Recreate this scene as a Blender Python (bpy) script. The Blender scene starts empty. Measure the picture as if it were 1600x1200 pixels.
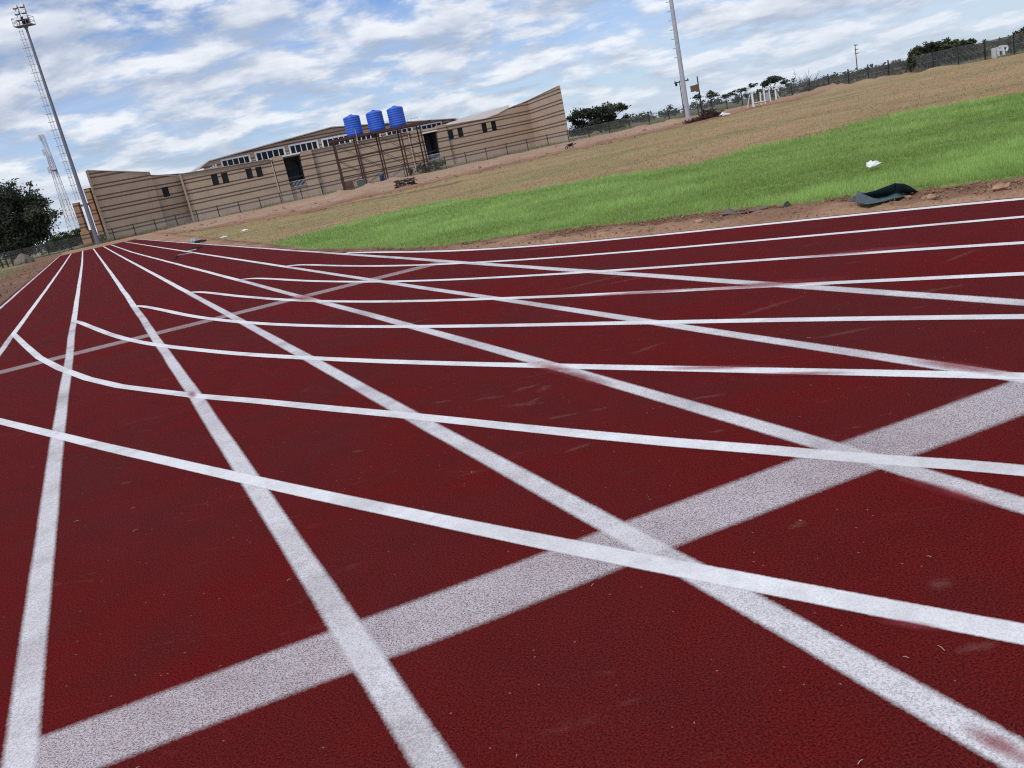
import bpy, bmesh, math, random
import numpy as np
from mathutils import Vector, Matrix, noise as mnoise
from mathutils.geometry import tessellate_polygon
random.seed(7); rng = np.random.default_rng(7)
S = bpy.context.scene; COL = S.collection
R = math.radians

# ------------------------------------------------------------------ camera model (photo is 1600x1200)
F, TH, PI_, EYE = 1350.0, R(12.17), R(15.27), 1.65
cT, sT, cP, sP = math.cos(TH), math.sin(TH), math.cos(PI_), math.sin(PI_)

def ray(px, py):
    x, y = px - 800.0, py - 600.0
    u, v = x * cT - y * sT, x * sT + y * cT
    return Vector((u, F * cP - v * sP, -F * sP - v * cP))

def gp(px, py, z=0.0):                       # point of the level ground seen at a photo pixel
    d = ray(px, py); t = (z - EYE) / d.z
    return Vector((d.x * t, d.y * t, z))

def at(px, py, Y):                           # point on the sight line at forward distance Y
    d = ray(px, py); t = Y / d.y
    return Vector((d.x * t, Y, EYE + d.z * t))

def proj(X, Y, Z):
    Z = Z - EYE
    d = Y * cP - Z * sP; v = -(Y * sP + Z * cP)
    u = X * F / d; v = v * F / d
    return 800 + u * cT + v * sT, 600 - u * sT + v * cT

cam_d = bpy.data.cameras.new('camera'); cam = bpy.data.objects.new('camera', cam_d); COL.objects.link(cam)
cam_d.sensor_width = 36; cam_d.lens = 36 * F / 1600; cam_d.clip_end = 6000; cam_d.clip_start = 0.05
right = Vector((cT, -sT * -sP * 0, 0))
# camera axes: level frame (pitch only) then roll
Rm = Matrix.Rotation(R(90) - PI_, 4, 'X') @ Matrix.Rotation(-TH, 4, 'Z')
cam.matrix_world = Matrix.Translation((0, 0, EYE)) @ Rm
S.camera = cam

# ------------------------------------------------------------------ materials
class NT:
    def __init__(s, name):
        s.m = bpy.data.materials.new(name); s.m.use_nodes = True
        s.t = s.m.node_tree; s.b = s.t.nodes['Principled BSDF']; s.out = s.t.nodes['Material Output']
        s.b.inputs['Roughness'].default_value = 0.8
        s.b.inputs['Specular IOR Level'].default_value = 0.25
    def n(s, typ, **kw):
        nd = s.t.nodes.new(typ)
        for k, v in kw.items():
            if k in nd.inputs: nd.inputs[k].default_value = v
            else: setattr(nd, k, v)
        return nd
    def l(s, a, b): s.t.links.new(a, b)
    def pos(s): return s.n('ShaderNodeNewGeometry').outputs['Position']
    def noise(s, vec, scale, detail=4, rough=0.55, dist=0.0):
        nd = s.n('ShaderNodeTexNoise'); nd.inputs['Scale'].default_value = scale
        nd.inputs['Detail'].default_value = detail; nd.inputs['Roughness'].default_value = rough
        nd.inputs['Distortion'].default_value = dist
        if vec is not None: s.l(vec, nd.inputs['Vector'])
        return nd.outputs['Fac']
    def ramp(s, fac, stops):
        nd = s.n('ShaderNodeValToRGB'); e = nd.color_ramp.elements
        while len(e) < len(stops): e.new(0.5)
        for el, (p, c) in zip(e, stops):
            el.position = p; el.color = (c, c, c, 1) if not hasattr(c, '__len__') else (*c[:3], 1)
        s.l(fac, nd.inputs['Fac']); return nd.outputs['Color']
    def mix(s, fac, a, b, mode='MIX'):
        nd = s.n('ShaderNodeMix'); nd.data_type = 'RGBA'; nd.blend_type = mode
        for sock, val in ((nd.inputs[0], fac), (nd.inputs[6], a), (nd.inputs[7], b)):
            if hasattr(val, 'links') or isinstance(val, bpy.types.NodeSocket): s.l(val, sock)
            elif hasattr(val, '__len__'): sock.default_value = (*val[:3], 1)
            else: sock.default_value = val
        return nd.outputs[2]
    def math(s, op, a, b=0.0, c=0.0):
        nd = s.n('ShaderNodeMath'); nd.operation = op
        for i, v in enumerate((a, b, c)):
            if isinstance(v, bpy.types.NodeSocket): s.l(v, nd.inputs[i])
            else: nd.inputs[i].default_value = v
        return nd.outputs[0]
    def scale(s, vec, sc):
        nd = s.n('ShaderNodeMapping'); nd.inputs['Scale'].default_value = sc
        s.l(vec, nd.inputs['Vector']); return nd.outputs['Vector']
    def bump(s, h, strength=0.4, dist=0.01):
        nd = s.n('ShaderNodeBump'); nd.inputs['Strength'].default_value = strength; nd.inputs['Distance'].default_value = dist
        s.l(h, nd.inputs['Height']); s.l(nd.outputs['Normal'], s.b.inputs['Normal'])
    def base(s, c):
        if isinstance(c, bpy.types.NodeSocket): s.l(c, s.b.inputs['Base Color'])
        else: s.b.inputs['Base Color'].default_value = (*c, 1)

def plain(name, col, rough=0.7, var=0.25, scale=6.0, metal=0.0, spec=0.25):
    t = NT(name)
    nz = t.noise(t.pos(), scale, 5)
    lo = tuple(c * (1 - var) for c in col); hi = tuple(min(1, c * (1 + var)) for c in col)
    t.base(t.ramp(nz, [(0.3, lo), (0.7, hi)]))
    t.b.inputs['Roughness'].default_value = rough; t.b.inputs['Metallic'].default_value = metal
    t.b.inputs['Specular IOR Level'].default_value = spec
    return t.m

M = {}
def mat_track():
    t = NT('polyurethane_track'); p = t.pos()
    big = t.noise(p, 0.55, 5, 0.6, 0.6)
    mid = t.noise(p, 2.6, 5, 0.65)
    col = t.mix(t.ramp(big, [(0.36, 0.0), (0.66, 1.0)]), (0.121, 0.0056, 0.0060), (0.094, 0.0104, 0.0104))
    col = t.mix(t.ramp(mid, [(0.42, 0.0), (0.75, 0.5)]), col, (0.068, 0.0090, 0.0090))
    gr = t.noise(p, 130, 4, 0.85)
    col = t.mix(t.ramp(gr, [(0.40, 0.0), (0.60, 1.0)]), t.mix(1.0, col, (0.38, 0.30, 0.30), 'MULTIPLY'), t.mix(1.0, col, (1.62, 1.9, 1.85), 'MULTIPLY'))
    # pale dusty scuffs
    sc = t.noise(t.scale(p, (0.9, 3.2, 1)), 2.2, 6, 0.7, 1.2)
    scm = t.noise(p, 0.8, 3)
    f = t.math('MULTIPLY', t.ramp(sc, [(0.60, 0.0), (0.74, 1.0)]), t.ramp(scm, [(0.46, 0.0), (0.66, 0.55)]))
    col = t.mix(f, col, (0.20, 0.085, 0.08))
    # loose light crumbs
    v = t.n('ShaderNodeTexVoronoi'); v.inputs['Scale'].default_value = 42.0; t.l(p, v.inputs['Vector'])
    sel = t.n('ShaderNodeSeparateColor'); t.l(v.outputs['Color'], sel.inputs[0])
    cr = t.math('MULTIPLY', t.math('LESS_THAN', v.outputs['Distance'], 0.16), t.math('GREATER_THAN', sel.outputs[0], 0.972))
    col = t.mix(t.math('MULTIPLY', cr, 0.55), col, (0.36, 0.2, 0.17))
    t.base(col); t.b.inputs['Roughness'].default_value = 1.0; t.b.inputs['Specular IOR Level'].default_value = 0.06
    t.bump(gr, 0.45, 0.006)
    return t.m

def mat_line(name, cover, soft, pink, tint=(0.80, 0.81, 0.83)):
    """sprayed chalk-white paint; thin towards its edges and between the rubber crumbs"""
    t = NT(name); p = t.pos()
    uv = t.n('ShaderNodeUVMap').outputs['UV']; sx = t.n('ShaderNodeSeparateXYZ'); t.l(uv, sx.inputs[0])
    e = t.math('SUBTRACT', 0.5, t.math('ABSOLUTE', t.math('SUBTRACT', sx.outputs[0], 0.5)))     # 0 at the edges
    ej = t.math('ADD', e, t.math('MULTIPLY', t.math('SUBTRACT', t.noise(p, 60, 4, 0.7), 0.5), soft * 0.9))
    ed = t.n('ShaderNodeMapRange'); ed.inputs[1].default_value = 0.10 - soft * 0.45; ed.inputs[2].default_value = 0.10 + soft * 0.45
    t.l(ej, ed.inputs[0]); edge = ed.outputs[0]
    gr = t.noise(p, 150, 4, 0.8)
    grain = t.ramp(gr, [(0.40, max(0.12, 1.0 - (1 - cover) * 4.2)), (0.55, 1.0)])
    wear = t.ramp(t.noise(p, 0.9, 5, 0.65, 0.5), [(0.46, 1.0), (0.72, 1.0 - pink)])
    al = t.math('MULTIPLY', t.math('MULTIPLY', edge, grain), t.math('MULTIPLY', wear, cover))
    c = t.mix(t.ramp(t.noise(p, 9, 5, 0.7), [(0.3, 0.0), (0.75, 1.0)]), tint, tuple(x * 0.82 for x in tint))
    t.base(c); t.b.inputs['Roughness'].default_value = 0.75
    t.bump(gr, 0.4, 0.004)
    t.l(al, t.b.inputs['Alpha'])
    return t.m

def mat_vcol(name, grain=30.0, amp=0.5, bump=0.5, bd=0.03, transl=0.0):
    t = NT(name)
    a = t.n('ShaderNodeVertexColor'); a.layer_name = 'tone'
    nz = t.noise(t.pos(), grain, 6, 0.7)
    c = t.mix(1.0, a.outputs['Color'], t.ramp(nz, [(0.25, 1 - amp), (0.75, 1 + amp)]), 'MULTIPLY')
    t.base(c); t.b.inputs['Roughness'].default_value = 0.95; t.b.inputs['Specular IOR Level'].default_value = 0.12
    if bump: t.bump(nz, bump, bd)
    if transl:
        tr = t.n('ShaderNodeBsdfTranslucent'); t.l(c, tr.inputs['Color'])
        mx = t.n('ShaderNodeMixShader'); mx.inputs[0].default_value = transl
        t.l(t.b.outputs[0], mx.inputs[1]); t.l(tr.outputs[0], mx.inputs[2]); t.l(mx.outputs[0], t.out.inputs['Surface'])
    return t.m

def mat_brick(name='striped_brick', l1=(0.51, 0.38, 0.28), l2=(0.43, 0.315, 0.235)):
    t = NT(name); p = t.pos()
    sp = t.n('ShaderNodeSeparateXYZ'); t.l(p, sp.inputs[0])
    z = sp.outputs[2]
    wob = t.math('MULTIPLY', t.math('SUBTRACT', t.noise(p, 0.4, 3), 0.5), 0.03)
    z = t.math('ADD', z, wob)
    m = t.math('PINGPONG', t.math('ADD', z, 0.30), 0.83)            # paired dark courses every 1.66 m
    band = t.math('MULTIPLY', t.math('GREATER_THAN', m, 0.15), t.math('LESS_THAN', m, 0.375))
    # brick courses
    br = t.n('ShaderNodeTexBrick')
    cmb = t.n('ShaderNodeCombineXYZ'); t.l(t.math('ADD', sp.outputs[0], t.math('MULTIPLY', sp.outputs[1], 0.7)), cmb.inputs[0]); t.l(sp.outputs[2], cmb.inputs[1])
    t.l(cmb.outputs[0], br.inputs['Vector'])
    br.inputs['Scale'].default_value = 4.0; br.inputs['Mortar Size'].default_value = 0.03
    br.inputs['Color1'].default_value = (1.08, 1.05, 1.03, 1); br.inputs['Color2'].default_value = (0.86, 0.86, 0.88, 1); br.inputs['Mortar'].default_value = (0.95, 0.97, 1, 1)
    light = t.mix(t.ramp(t.noise(p, 0.5, 5, 0.65), [(0.3, 0.0), (0.7, 1.0)]), l1, l2)
    dark = (0.115, 0.068, 0.056)
    c = t.mix(t.math('MULTIPLY', band, 0.9), light, dark)
    c = t.mix(1.0, c, br.outputs['Color'], 'MULTIPLY')
    st = t.noise(t.scale(p, (1, 1, 0.12)), 1.1, 5, 0.7)
    c = t.mix(t.ramp(st, [(0.55, 0.0), (0.8, 0.35)]), c, (0.13, 0.10, 0.085))
    t.base(c); t.b.inputs['Roughness'].default_value = 0.9
    return t.m

def mat_glass():
    t = NT('dark_window_glass'); t.base((0.012, 0.015, 0.02)); t.b.inputs['Roughness'].default_value = 0.25
    t.b.inputs['Specular IOR Level'].default_value = 0.25
    return t.m

M['track'] = mat_track()
M['lane'] = mat_line('lane_paint', 0.89, 0.17, 0.45, (0.88, 0.855, 0.87))
M['bend'] = mat_line('fresh_lane_paint', 0.95, 0.09, 0.36, (0.91, 0.905, 0.905))
def mat_spray(name='red_overspray', col=(0.30, 0.045, 0.055), k=0.72, jit=0.30, sc=14):
    t = NT(name); p = t.pos(); uv = t.n('ShaderNodeUVMap').outputs['UV']
    d = t.n('ShaderNodeVectorMath'); d.operation = 'DISTANCE'; t.l(uv, d.inputs[0]); d.inputs[1].default_value = (0.5, 0.5, 0)
    dj = t.math('ADD', d.outputs['Value'], t.math('MULTIPLY', t.math('SUBTRACT', t.noise(p, sc, 5, 0.7), 0.5), jit))
    a = t.n('ShaderNodeMapRange'); a.inputs[1].default_value = 0.48; a.inputs[2].default_value = 0.08; t.l(dj, a.inputs[0])
    t.l(t.math('MULTIPLY', t.math('MULTIPLY', a.outputs[0], k), t.ramp(t.noise(p, 150, 3, 0.8), [(0.3, 0.4), (0.65, 1.0)])), t.b.inputs['Alpha'])
    t.base(col); t.b.inputs['Roughness'].default_value = 0.9; t.b.inputs['Specular IOR Level'].default_value = 0.05
    return t.m
M['spray'] = mat_spray(); M['dust'] = mat_spray('dusty_scuff', (0.27, 0.10, 0.09), 0.40, 1.2, 26)
M['wide'] = mat_line('thin_sprayed_paint', 0.80, 0.10, 0.24, (0.78, 0.715, 0.735))
M['faint'] = mat_line('faint_paint', 0.62, 0.25, 0.3, (0.72, 0.62, 0.61))
M['ground'] = mat_vcol('field_soil', 14.0, 0.38, 0.8, 0.05)
M['grass'] = mat_vcol('grass_blade', 8.0, 0.15, 0, 0, 0.45)
M['leaf'] = mat_vcol('tree_leaf', 3.0, 0.3, 0, 0, 0.25)
M['brick'] = mat_brick(); M['warmbrick'] = mat_brick('warm_brick', (0.44, 0.27, 0.165), (0.37, 0.225, 0.14)); M['quoin'] = plain('pale_quoin', (0.40, 0.31, 0.23), 0.85, 0.15, 2)
M['glass'] = mat_glass()
M['white'] = plain('white_paint', (0.74, 0.74, 0.74), 0.5, 0.10)
M['roof'] = plain('roof_sheet', (0.40, 0.36, 0.34), 0.55, 0.12, 0.8)
M['paleroof'] = plain('pale_roof_sheet', (0.50, 0.42, 0.38), 0.55, 0.1, 0.8)
M['interior'] = plain('dim_plaster', (0.10, 0.105, 0.12), 0.8, 0.3, 2)
M['rust'] = plain('red_oxide_steel', (0.070, 0.034, 0.031), 0.7, 0.35, 5)
M['rustpile'] = plain('rusty_scrap', (0.055, 0.034, 0.030), 0.8, 0.5, 12)
M['blue'] = plain('blue_tank_plastic', (0.035, 0.12, 0.58), 0.45, 0.10, 1.5, 0, 0.35)
M['galv'] = plain('galvanised_steel', (0.20, 0.195, 0.235), 0.5, 0.15, 3, 0.35)
M['galvr'] = plain('galvanised_steel_pale', (0.42, 0.43, 0.47), 0.5, 0.12, 3, 0.3)
M['lamp'] = plain('floodlight_glass', (0.55, 0.56, 0.58), 0.3, 0.1, 4, 0, 0.5)
M['darkmetal'] = plain('dark_steel', (0.022, 0.024, 0.026), 0.6, 0.3, 8)
M['greymetal'] = plain('grey_steel', (0.28, 0.29, 0.31), 0.55, 0.2, 6)
M['bark'] = plain('bark', (0.055, 0.043, 0.034), 0.95, 0.4, 7)
M['palebark'] = plain('pale_bark', (0.16, 0.14, 0.12), 0.95, 0.35, 7)
M['redpaint'] = plain('haze_faded_red', (0.36, 0.17, 0.16), 0.6, 0.15)  # the tower's fading with distance is put into this pale red
M['greypaint'] = plain('pale_grey_paint', (0.55, 0.56, 0.60), 0.6, 0.12)  # greyed white; on the tower sections it also paints the distance fade
M['tarp'] = plain('dark_teal_sheet', (0.070, 0.112, 0.124), 0.55, 0.25, 9, 0, 0.3)
M['strip2'] = plain('teal_grey_plastic', (0.060, 0.080, 0.088), 0.5, 0.2, 9, 0, 0.4)
M['strip'] = plain('grey_plastic_strip', (0.13, 0.105, 0.10), 0.6, 0.3, 12)
M['pinkstrip'] = plain('dusty_pink_strip', (0.36, 0.20, 0.15), 0.8, 0.25, 12)
M['bluedark'] = plain('dark_blue_sheet', (0.028, 0.05, 0.085), 0.45, 0.4, 16, 0, 0.4)
M['bag'] = plain('white_plastic', (0.78, 0.79, 0.78), 0.4, 0.06, 20, 0, 0.4)
M['rock'] = plain('dusty_rock', (0.36, 0.22, 0.15), 0.95, 0.35, 14)
M['clod'] = plain('soil_clod', (0.24, 0.14, 0.09), 0.98, 0.45, 9)
M['straw'] = plain('dry_straw', (0.46, 0.33, 0.24), 0.9, 0.3, 30)
M['board'] = plain('brown_board', (0.10, 0.06, 0.05), 0.8, 0.2, 6)
M['greenbox'] = plain('grey_green_box', (0.075, 0.10, 0.095), 0.7, 0.2, 6)
M['bluebag'] = plain('pale_blue_plastic', (0.25, 0.36, 0.55), 0.5, 0.2, 10)
M['navy'] = plain('navy_plastic', (0.025, 0.035, 0.13), 0.5, 0.2, 6)
M['mound'] = plain('termite_soil', (0.17, 0.14, 0.115), 0.98, 0.3, 5)
M['sand'] = plain('pale_sand', (0.34, 0.24, 0.17), 0.98, 0.25, 5)
M['timber'] = plain('weathered_timber', (0.16, 0.10, 0.07), 0.9, 0.4, 10)
M['hill'] = plain('far_hill', (0.07, 0.075, 0.05), 0.98, 0.4, 0.05)

# ------------------------------------------------------------------ mesh helpers
class MB:
    def __init__(s): s.v = []; s.f = []
    def add(s, vs, fs):
        o = len(s.v); s.v += [tuple(v) for v in vs]; s.f += [tuple(i + o for i in f) for f in fs]; return s
    def box(s, c, size, rz=0.0, rot=None):
        x, y, z = (d / 2 for d in size); c = Vector(c)
        m = rot if rot is not None else Matrix.Rotation(rz, 3, 'Z')
        vs = [c + m @ Vector((a * x, b * y, d * z)) for a in (-1, 1) for b in (-1, 1) for d in (-1, 1)]
        return s.add(vs, [(0, 1, 3, 2), (4, 6, 7, 5), (0, 4, 5, 1), (2, 3, 7, 6), (0, 2, 6, 4), (1, 5, 7, 3)])
    def tube(s, pts, rad, n=8, cap=True):
        pts = [Vector(p) for p in pts]
        if not hasattr(rad, '__len__'): rad = [rad] * len(pts)
        o = len(s.v); up = None
        for i, p in enumerate(pts):
            d = (pts[min(i + 1, len(pts) - 1)] - pts[max(i - 1, 0)]).normalized()
            a = d.orthogonal().normalized() if up is None else (up - d * up.dot(d)).normalized()
            up = a; b = d.cross(a)
            for k in range(n):
                w = 2 * math.pi * k / n
                s.v.append(tuple(p + (a * math.cos(w) + b * math.sin(w)) * rad[i]))
        for i in range(len(pts) - 1):
            for k in range(n):
                k2 = (k + 1) % n
                s.f.append((o + i * n + k, o + i * n + k2, o + (i + 1) * n + k2, o + (i + 1) * n + k))
        if cap:
            s.f.append(tuple(o + k for k in reversed(range(n)))); e = o + (len(pts) - 1) * n
            s.f.append(tuple(e + k for k in range(n)))
        return s
    def bar(s, a, b, w, h=None):
        a, b = Vector(a), Vector(b); h = h or w; d = b - a; L = d.length
        if L < 1e-6: return s
        q = d.to_track_quat('X', 'Z').to_matrix()
        return s.box((a + b) / 2, (L, w, h), rot=q)
    def lathe(s, prof, c=(0, 0, 0), n=24):
        c = Vector(c); o = len(s.v)
        for r, z in prof:
            for k in range(n):
                w = 2 * math.pi * k / n; s.v.append((c.x + r * math.cos(w), c.y + r * math.sin(w), c.z + z))
        for i in range(len(prof) - 1):
            for k in range(n):
                k2 = (k + 1) % n; s.f.append((o + i * n + k, o + i * n + k2, o + (i + 1) * n + k2, o + (i + 1) * n + k))
        s.f.append(tuple(o + k for k in reversed(range(n)))); e = o + (len(prof) - 1) * n
        s.f.append(tuple(e + k for k in range(n)))
        return s
    def build(s, name, mat, parent=None, smooth=False, origin=None):
        me = bpy.data.meshes.new(name)
        if origin is not None:
            o = Vector(origin); vs = [tuple(Vector(v) - o) for v in s.v]
        elif parent is not None:
            o = Vector(parent['_o']) if '_o' in parent else Vector(); vs = [tuple(Vector(v) - o) for v in s.v]; o = None
        else: vs = s.v; o = None
        me.from_pydata(vs, [], s.f); me.update(); me.materials.append(M[mat] if isinstance(mat, str) else mat)
        if smooth: me.shade_smooth()
        ob = bpy.data.objects.new(name, me); COL.objects.link(ob)
        if o is not None: ob.location = o
        if parent is not None:
            ob.parent = parent
            if '_o' in parent: ob['_o'] = parent['_o']
        return ob

def tag(o, label=None, cat=None, group=None, kind=None):
    if label: o['label'] = label
    if cat: o['category'] = cat
    if group: o['group'] = group
    if kind: o['kind'] = kind
    return o

def thing(name, loc, label, cat, group=None):
    o = bpy.data.objects.new(name, None); COL.objects.link(o); o.location = loc; o.empty_display_size = 0.3
    o['_o'] = tuple(loc)                      # parts are modelled in world metres and stored relative to this base
    return tag(o, label, cat, group)

def copy_tree(o, parent=None):
    c = o.copy(); COL.objects.link(c)
    if parent is not None: c.parent = parent
    for ch in list(o.children): copy_tree(ch, c)
    return c

def fast_mesh(name, verts, faces_n, mat, cols=None, uvs=None, smooth=False):
    """verts (N,3); faces: int array (F,k)"""
    me = bpy.data.meshes.new(name); F_, k = faces_n.shape
    me.vertices.add(len(verts)); me.vertices.foreach_set('co', np.ascontiguousarray(verts, np.float32).ravel())
    me.loops.add(F_ * k); me.loops.foreach_set('vertex_index', np.ascontiguousarray(faces_n, np.int32).ravel())
    me.polygons.add(F_); me.polygons.foreach_set('loop_start', np.arange(0, F_ * k, k, dtype=np.int32))
    me.update(calc_edges=True)
    if cols is not None:
        a = me.color_attributes.new('tone', 'FLOAT_COLOR', 'POINT')
        a.data.foreach_set('color', np.c_[cols, np.ones(len(cols))].astype(np.float32).ravel())
    if uvs is not None:
        u = me.uv_layers.new(name='UVMap'); u.data.foreach_set('uv', np.asarray(uvs, np.float32)[faces_n.ravel()].ravel())
    me.materials.append(M[mat])
    if smooth: me.shade_smooth()
    ob = bpy.data.objects.new(name, me); COL.objects.link(ob); return ob

def vnoise(x, y, scale, seed=0, oct_=4):
    """value-noise fbm on arrays, about -1..1"""
    out = np.zeros_like(x); a = 1.0; tot = 0
    for o in range(oct_):
        X, Y = x * scale + 17.3 * o + seed * 5.1, y * scale + 9.7 * o - seed * 3.3
        xi, yi = np.floor(X), np.floor(Y); fx, fy = X - xi, Y - yi
        fx = fx * fx * (3 - 2 * fx); fy = fy * fy * (3 - 2 * fy)
        def h(i, j):
            n = np.sin(i * 127.1 + j * 311.7 + seed * 74.7) * 43758.5453; return (n - np.floor(n)) * 2 - 1
        v = (h(xi, yi) * (1 - fx) + h(xi + 1, yi) * fx) * (1 - fy) + (h(xi, yi + 1) * (1 - fx) + h(xi + 1, yi + 1) * fx) * fy
        out += v * a; tot += a; a *= 0.55; scale *= 2.03
    return out / tot * 1.6

def gpa(px, py):
    x, y = px - 800.0, py - 600.0
    u, v = x * cT - y * sT, x * sT + y * cT
    dx, dy, dz = u, F * cP - v * sP, -F * sP - v * cP
    t = -EYE / dz; return dx * t, dy * t

# ------------------------------------------------------------------ running track and its painted lines
A = {
0:[(95,402),(60,430),(30,454),(0,480)],
1:[(113.7,395),(97.5,420),(75,447.5),(25,515),(10,537),(0,552)],
2:[(130,391),(120.2,460),(106.5,560),(95.5,660),(81,750),(63.5,900),(50.5,1000),(40,1100),(31.5,1180)],
3:[(147.5,388),(165,413.7),(186,448.7),(205,473.7),(220,497.5),(241,525),(260,550),(280,580),(302.5,612.5),(327.5,650),(350,685),(425.6,800),(491.9,900),(557,1000),(626,1100),(682,1190)],
4:[(162.5,386),(200,407.5),(240,428.7),(280,447.5),(312.5,465),(350,486),(397.5,512.5),(450,542),(500,570),(550,600),(600,627.5),(650,652),(725,695),(797,736),(900,792.5),(975,837.5),(1050,877),(1200,962),(1300,1020),(1400,1080),(1500,1137),(1597,1190)],
5:[(177.5,382.5),(225,397.5),(275,408.7),(325,422.5),(375,435),(400,442.5),(462,460),(525,480),(600,500),(675,520),(750,540),(800,556),(900,582.5),(1000,610),(1100,637.5),(1175,657.5),(1200,670),(1300,697.5),(1450,742),(1597,792)],
6:[(192,378),(250,386),(312,396),(397,408.7),(475,421),(575,437),(650,447.5),(750,464),(800,471),(900,486),(1000,502.5),(1100,516),(1200,530),(1300,546),(1400,562.5),(1500,577)],
7:[(207,375),(275,380),(397,387.5),(475,392.5),(540,395.5),(600,400),(675,407.5),(750,412.5),(800,416),(925,424),(1025,431),(1200,445),(1350,454),(1500,466),(1600,472.5)]}
B = {
7:[(540,395.5),(600,395),(675,392.5),(750,389.5),(800,387),(875,382),(975,374),(1075,362),(1200,349.5),(1300,341),(1400,330.5),(1500,320),(1600,311)],
6:[(455,413),(525,415),(600,415),(675,413.7),(750,411),(800,408),(900,399),(1000,391),(1100,384),(1200,375),(1325,365),(1450,351),(1600,339.5)],
5:[(382,434),(400,435),(475,437.5),(550,440),(625,440.5),(700,438),(800,433),(900,426),(975,421),(1075,414),(1200,407),(1325,398),(1450,389.5),(1600,379)],
4:[(302.5,455),(350,460),(397.5,464.5),(462,469),(550,472.5),(650,471),(750,467.5),(800,465.5),(900,462),(1000,457),(1100,452.5),(1200,447.5),(1325,442.5),(1450,435),(1600,428)],
3:[(212,477),(250,484),(300,492.5),(350,500),(400,505.5),(475,510.5),(575,511),(675,510),(800,508.5),(900,506),(1025,504),(1200,501.5),(1400,498),(1600,494.5)],
2:[(120,502.5),(160,516),(212,531),(260,542),(325,551),(400,556),(500,560),(600,564.5),(700,569),(800,570),(900,572.5),(1000,574.5),(1100,578),(1200,580.5),(1400,584),(1600,588)],
1:[(24,522),(40,540),(62,559),(95,576),(137,592),(187,604),(250,612),(312,620),(400,627.5),(525,640),(625,649),(725,659),(800,666.5),(925,679),(1050,691),(1200,703.5),(1325,715),(1425,722),(1500,727),(1600,736)],
0:[(0,655),(37,667),(87,682),(150,697),(225,716),(300,732),(387,747),(500,770),(600,792),(700,814),(800,837),(900,857),(1000,875),(1100,892),(1200,919),(1325,941),(1450,964),(1600,990)]}
PSI = R(-23.4)
DV = np.array([math.sin(PSI), math.cos(PSI)]); NV = np.array([math.cos(PSI), -math.sin(PSI)])   # along / across the straight
QEND = 108.0

def straight_curve(k, q0, q1, n=170):
    P = np.array(A[k], float); X, Y = gpa(P[:, 0], P[:, 1]); g = np.c_[X, Y]
    q = g @ DV; p = g @ NV; w = 1 / np.hypot(X, Y) ** 1.5
    if k == 0: c = [np.sum(p * w) / np.sum(w)]
    else: c = np.polyfit(np.log(q + 3), p, 2 if k > 1 else 1, w=w)
    qq = np.r_[q0, q0 / 2, np.exp(np.linspace(math.log(2.0), math.log(q1 + 3.0), n)) - 3.0]
    lo, hi = q.min(), min(q.max(), 60)
    pp = np.polyval(c, np.log(np.clip(qq, lo, hi) + 3))
    return qq[:, None] * DV + pp[:, None] * NV

def bend_curve(k, ext=14.0, n=90):
    P = np.array(B[k], float); X, Y = gpa(P[:, 0], P[:, 1]); g = np.c_[X, Y]; r = np.hypot(X, Y)
    e = (g[-1] - g[0]) / np.linalg.norm(g[-1] - g[0]); m = np.array([-e[1], e[0]])
    q = (g - g[0]) @ e; p = (g - g[0]) @ m
    c = np.polyfit(q, p, 4 if k else 3, w=1 / r ** 1.5)
    q0 = q[0] - (0.9 if k == 0 else 0.0)
    qq = np.linspace(q0, q[-1], n); pp = np.polyval(c, qq)
    pts = g[0] + qq[:, None] * e + pp[:, None] * m
    # carry the bend on beyond the picture, gently turning like the rest of the curve
    d = pts[-1] - pts[-4]; a = math.atan2(d[1], d[0]); step = 0.5; ex = [pts[-1]]
    rad = 40 + (7 - k) * 1.17
    for i in range(int(ext / step)):
        a += step / rad; ex.append(ex[-1] + step * np.array([math.cos(a), math.sin(a)]))
    pts = np.vstack([pts, ex[1:]])
    if k == 1:                                # this one was laid straight by straight: keep its corners
        pts = np.vstack([g[::1], pts[np.argmin(np.linalg.norm(pts - g[-1], axis=1)) + 2:]])
    if 1 <= k <= 6:                           # leaves its straight lane line with a kink; the straight beyond was repainted with it
        a_ = Ac[k]; j = int(np.argmin(np.linalg.norm(a_ - pts[0], axis=1))); far = a_[j:][::-1]
        w = np.exp(-np.linalg.norm(pts - pts[0], axis=1) / 0.45)[:, None]
        pts = pts + (a_[j] - pts[0]) * w
        pts = np.vstack([far, pts[1:]])
    return pts

Ac = {k: straight_curve(k, {0: -14}.get(k, -12), QEND) for k in A}
Bc = {k: bend_curve(k) for k in B}

inner = np.vstack([Ac[7][::-1][Ac[7][::-1] @ DV > Bc[7][0] @ DV + 0.5], Bc[7]])     # far end -> bend -> out right
outer = Ac[0]                                                                        # near -> far
poly = np.vstack([outer + NV * -0.16, (outer[-1] - NV * 0.16) + DV * 1.5, (inner[0] + NV * 0.15) + DV * 1.5,
                  inner + np.array([0.08, 0.12]), [[inner[-1][0] + 2, -24]], [[-16, -24]]])

def in_poly(x, y, P):
    c = np.zeros(x.shape, bool); n = len(P); j = n - 1
    for i in range(n):
        xi, yi = P[i]; xj, yj = P[j]
        hit = ((yi > y) != (yj > y)) & (x < (xj - xi) * (y - yi) / (yj - yi + 1e-12) + xi)
        c ^= hit; j = i
    return c

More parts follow.
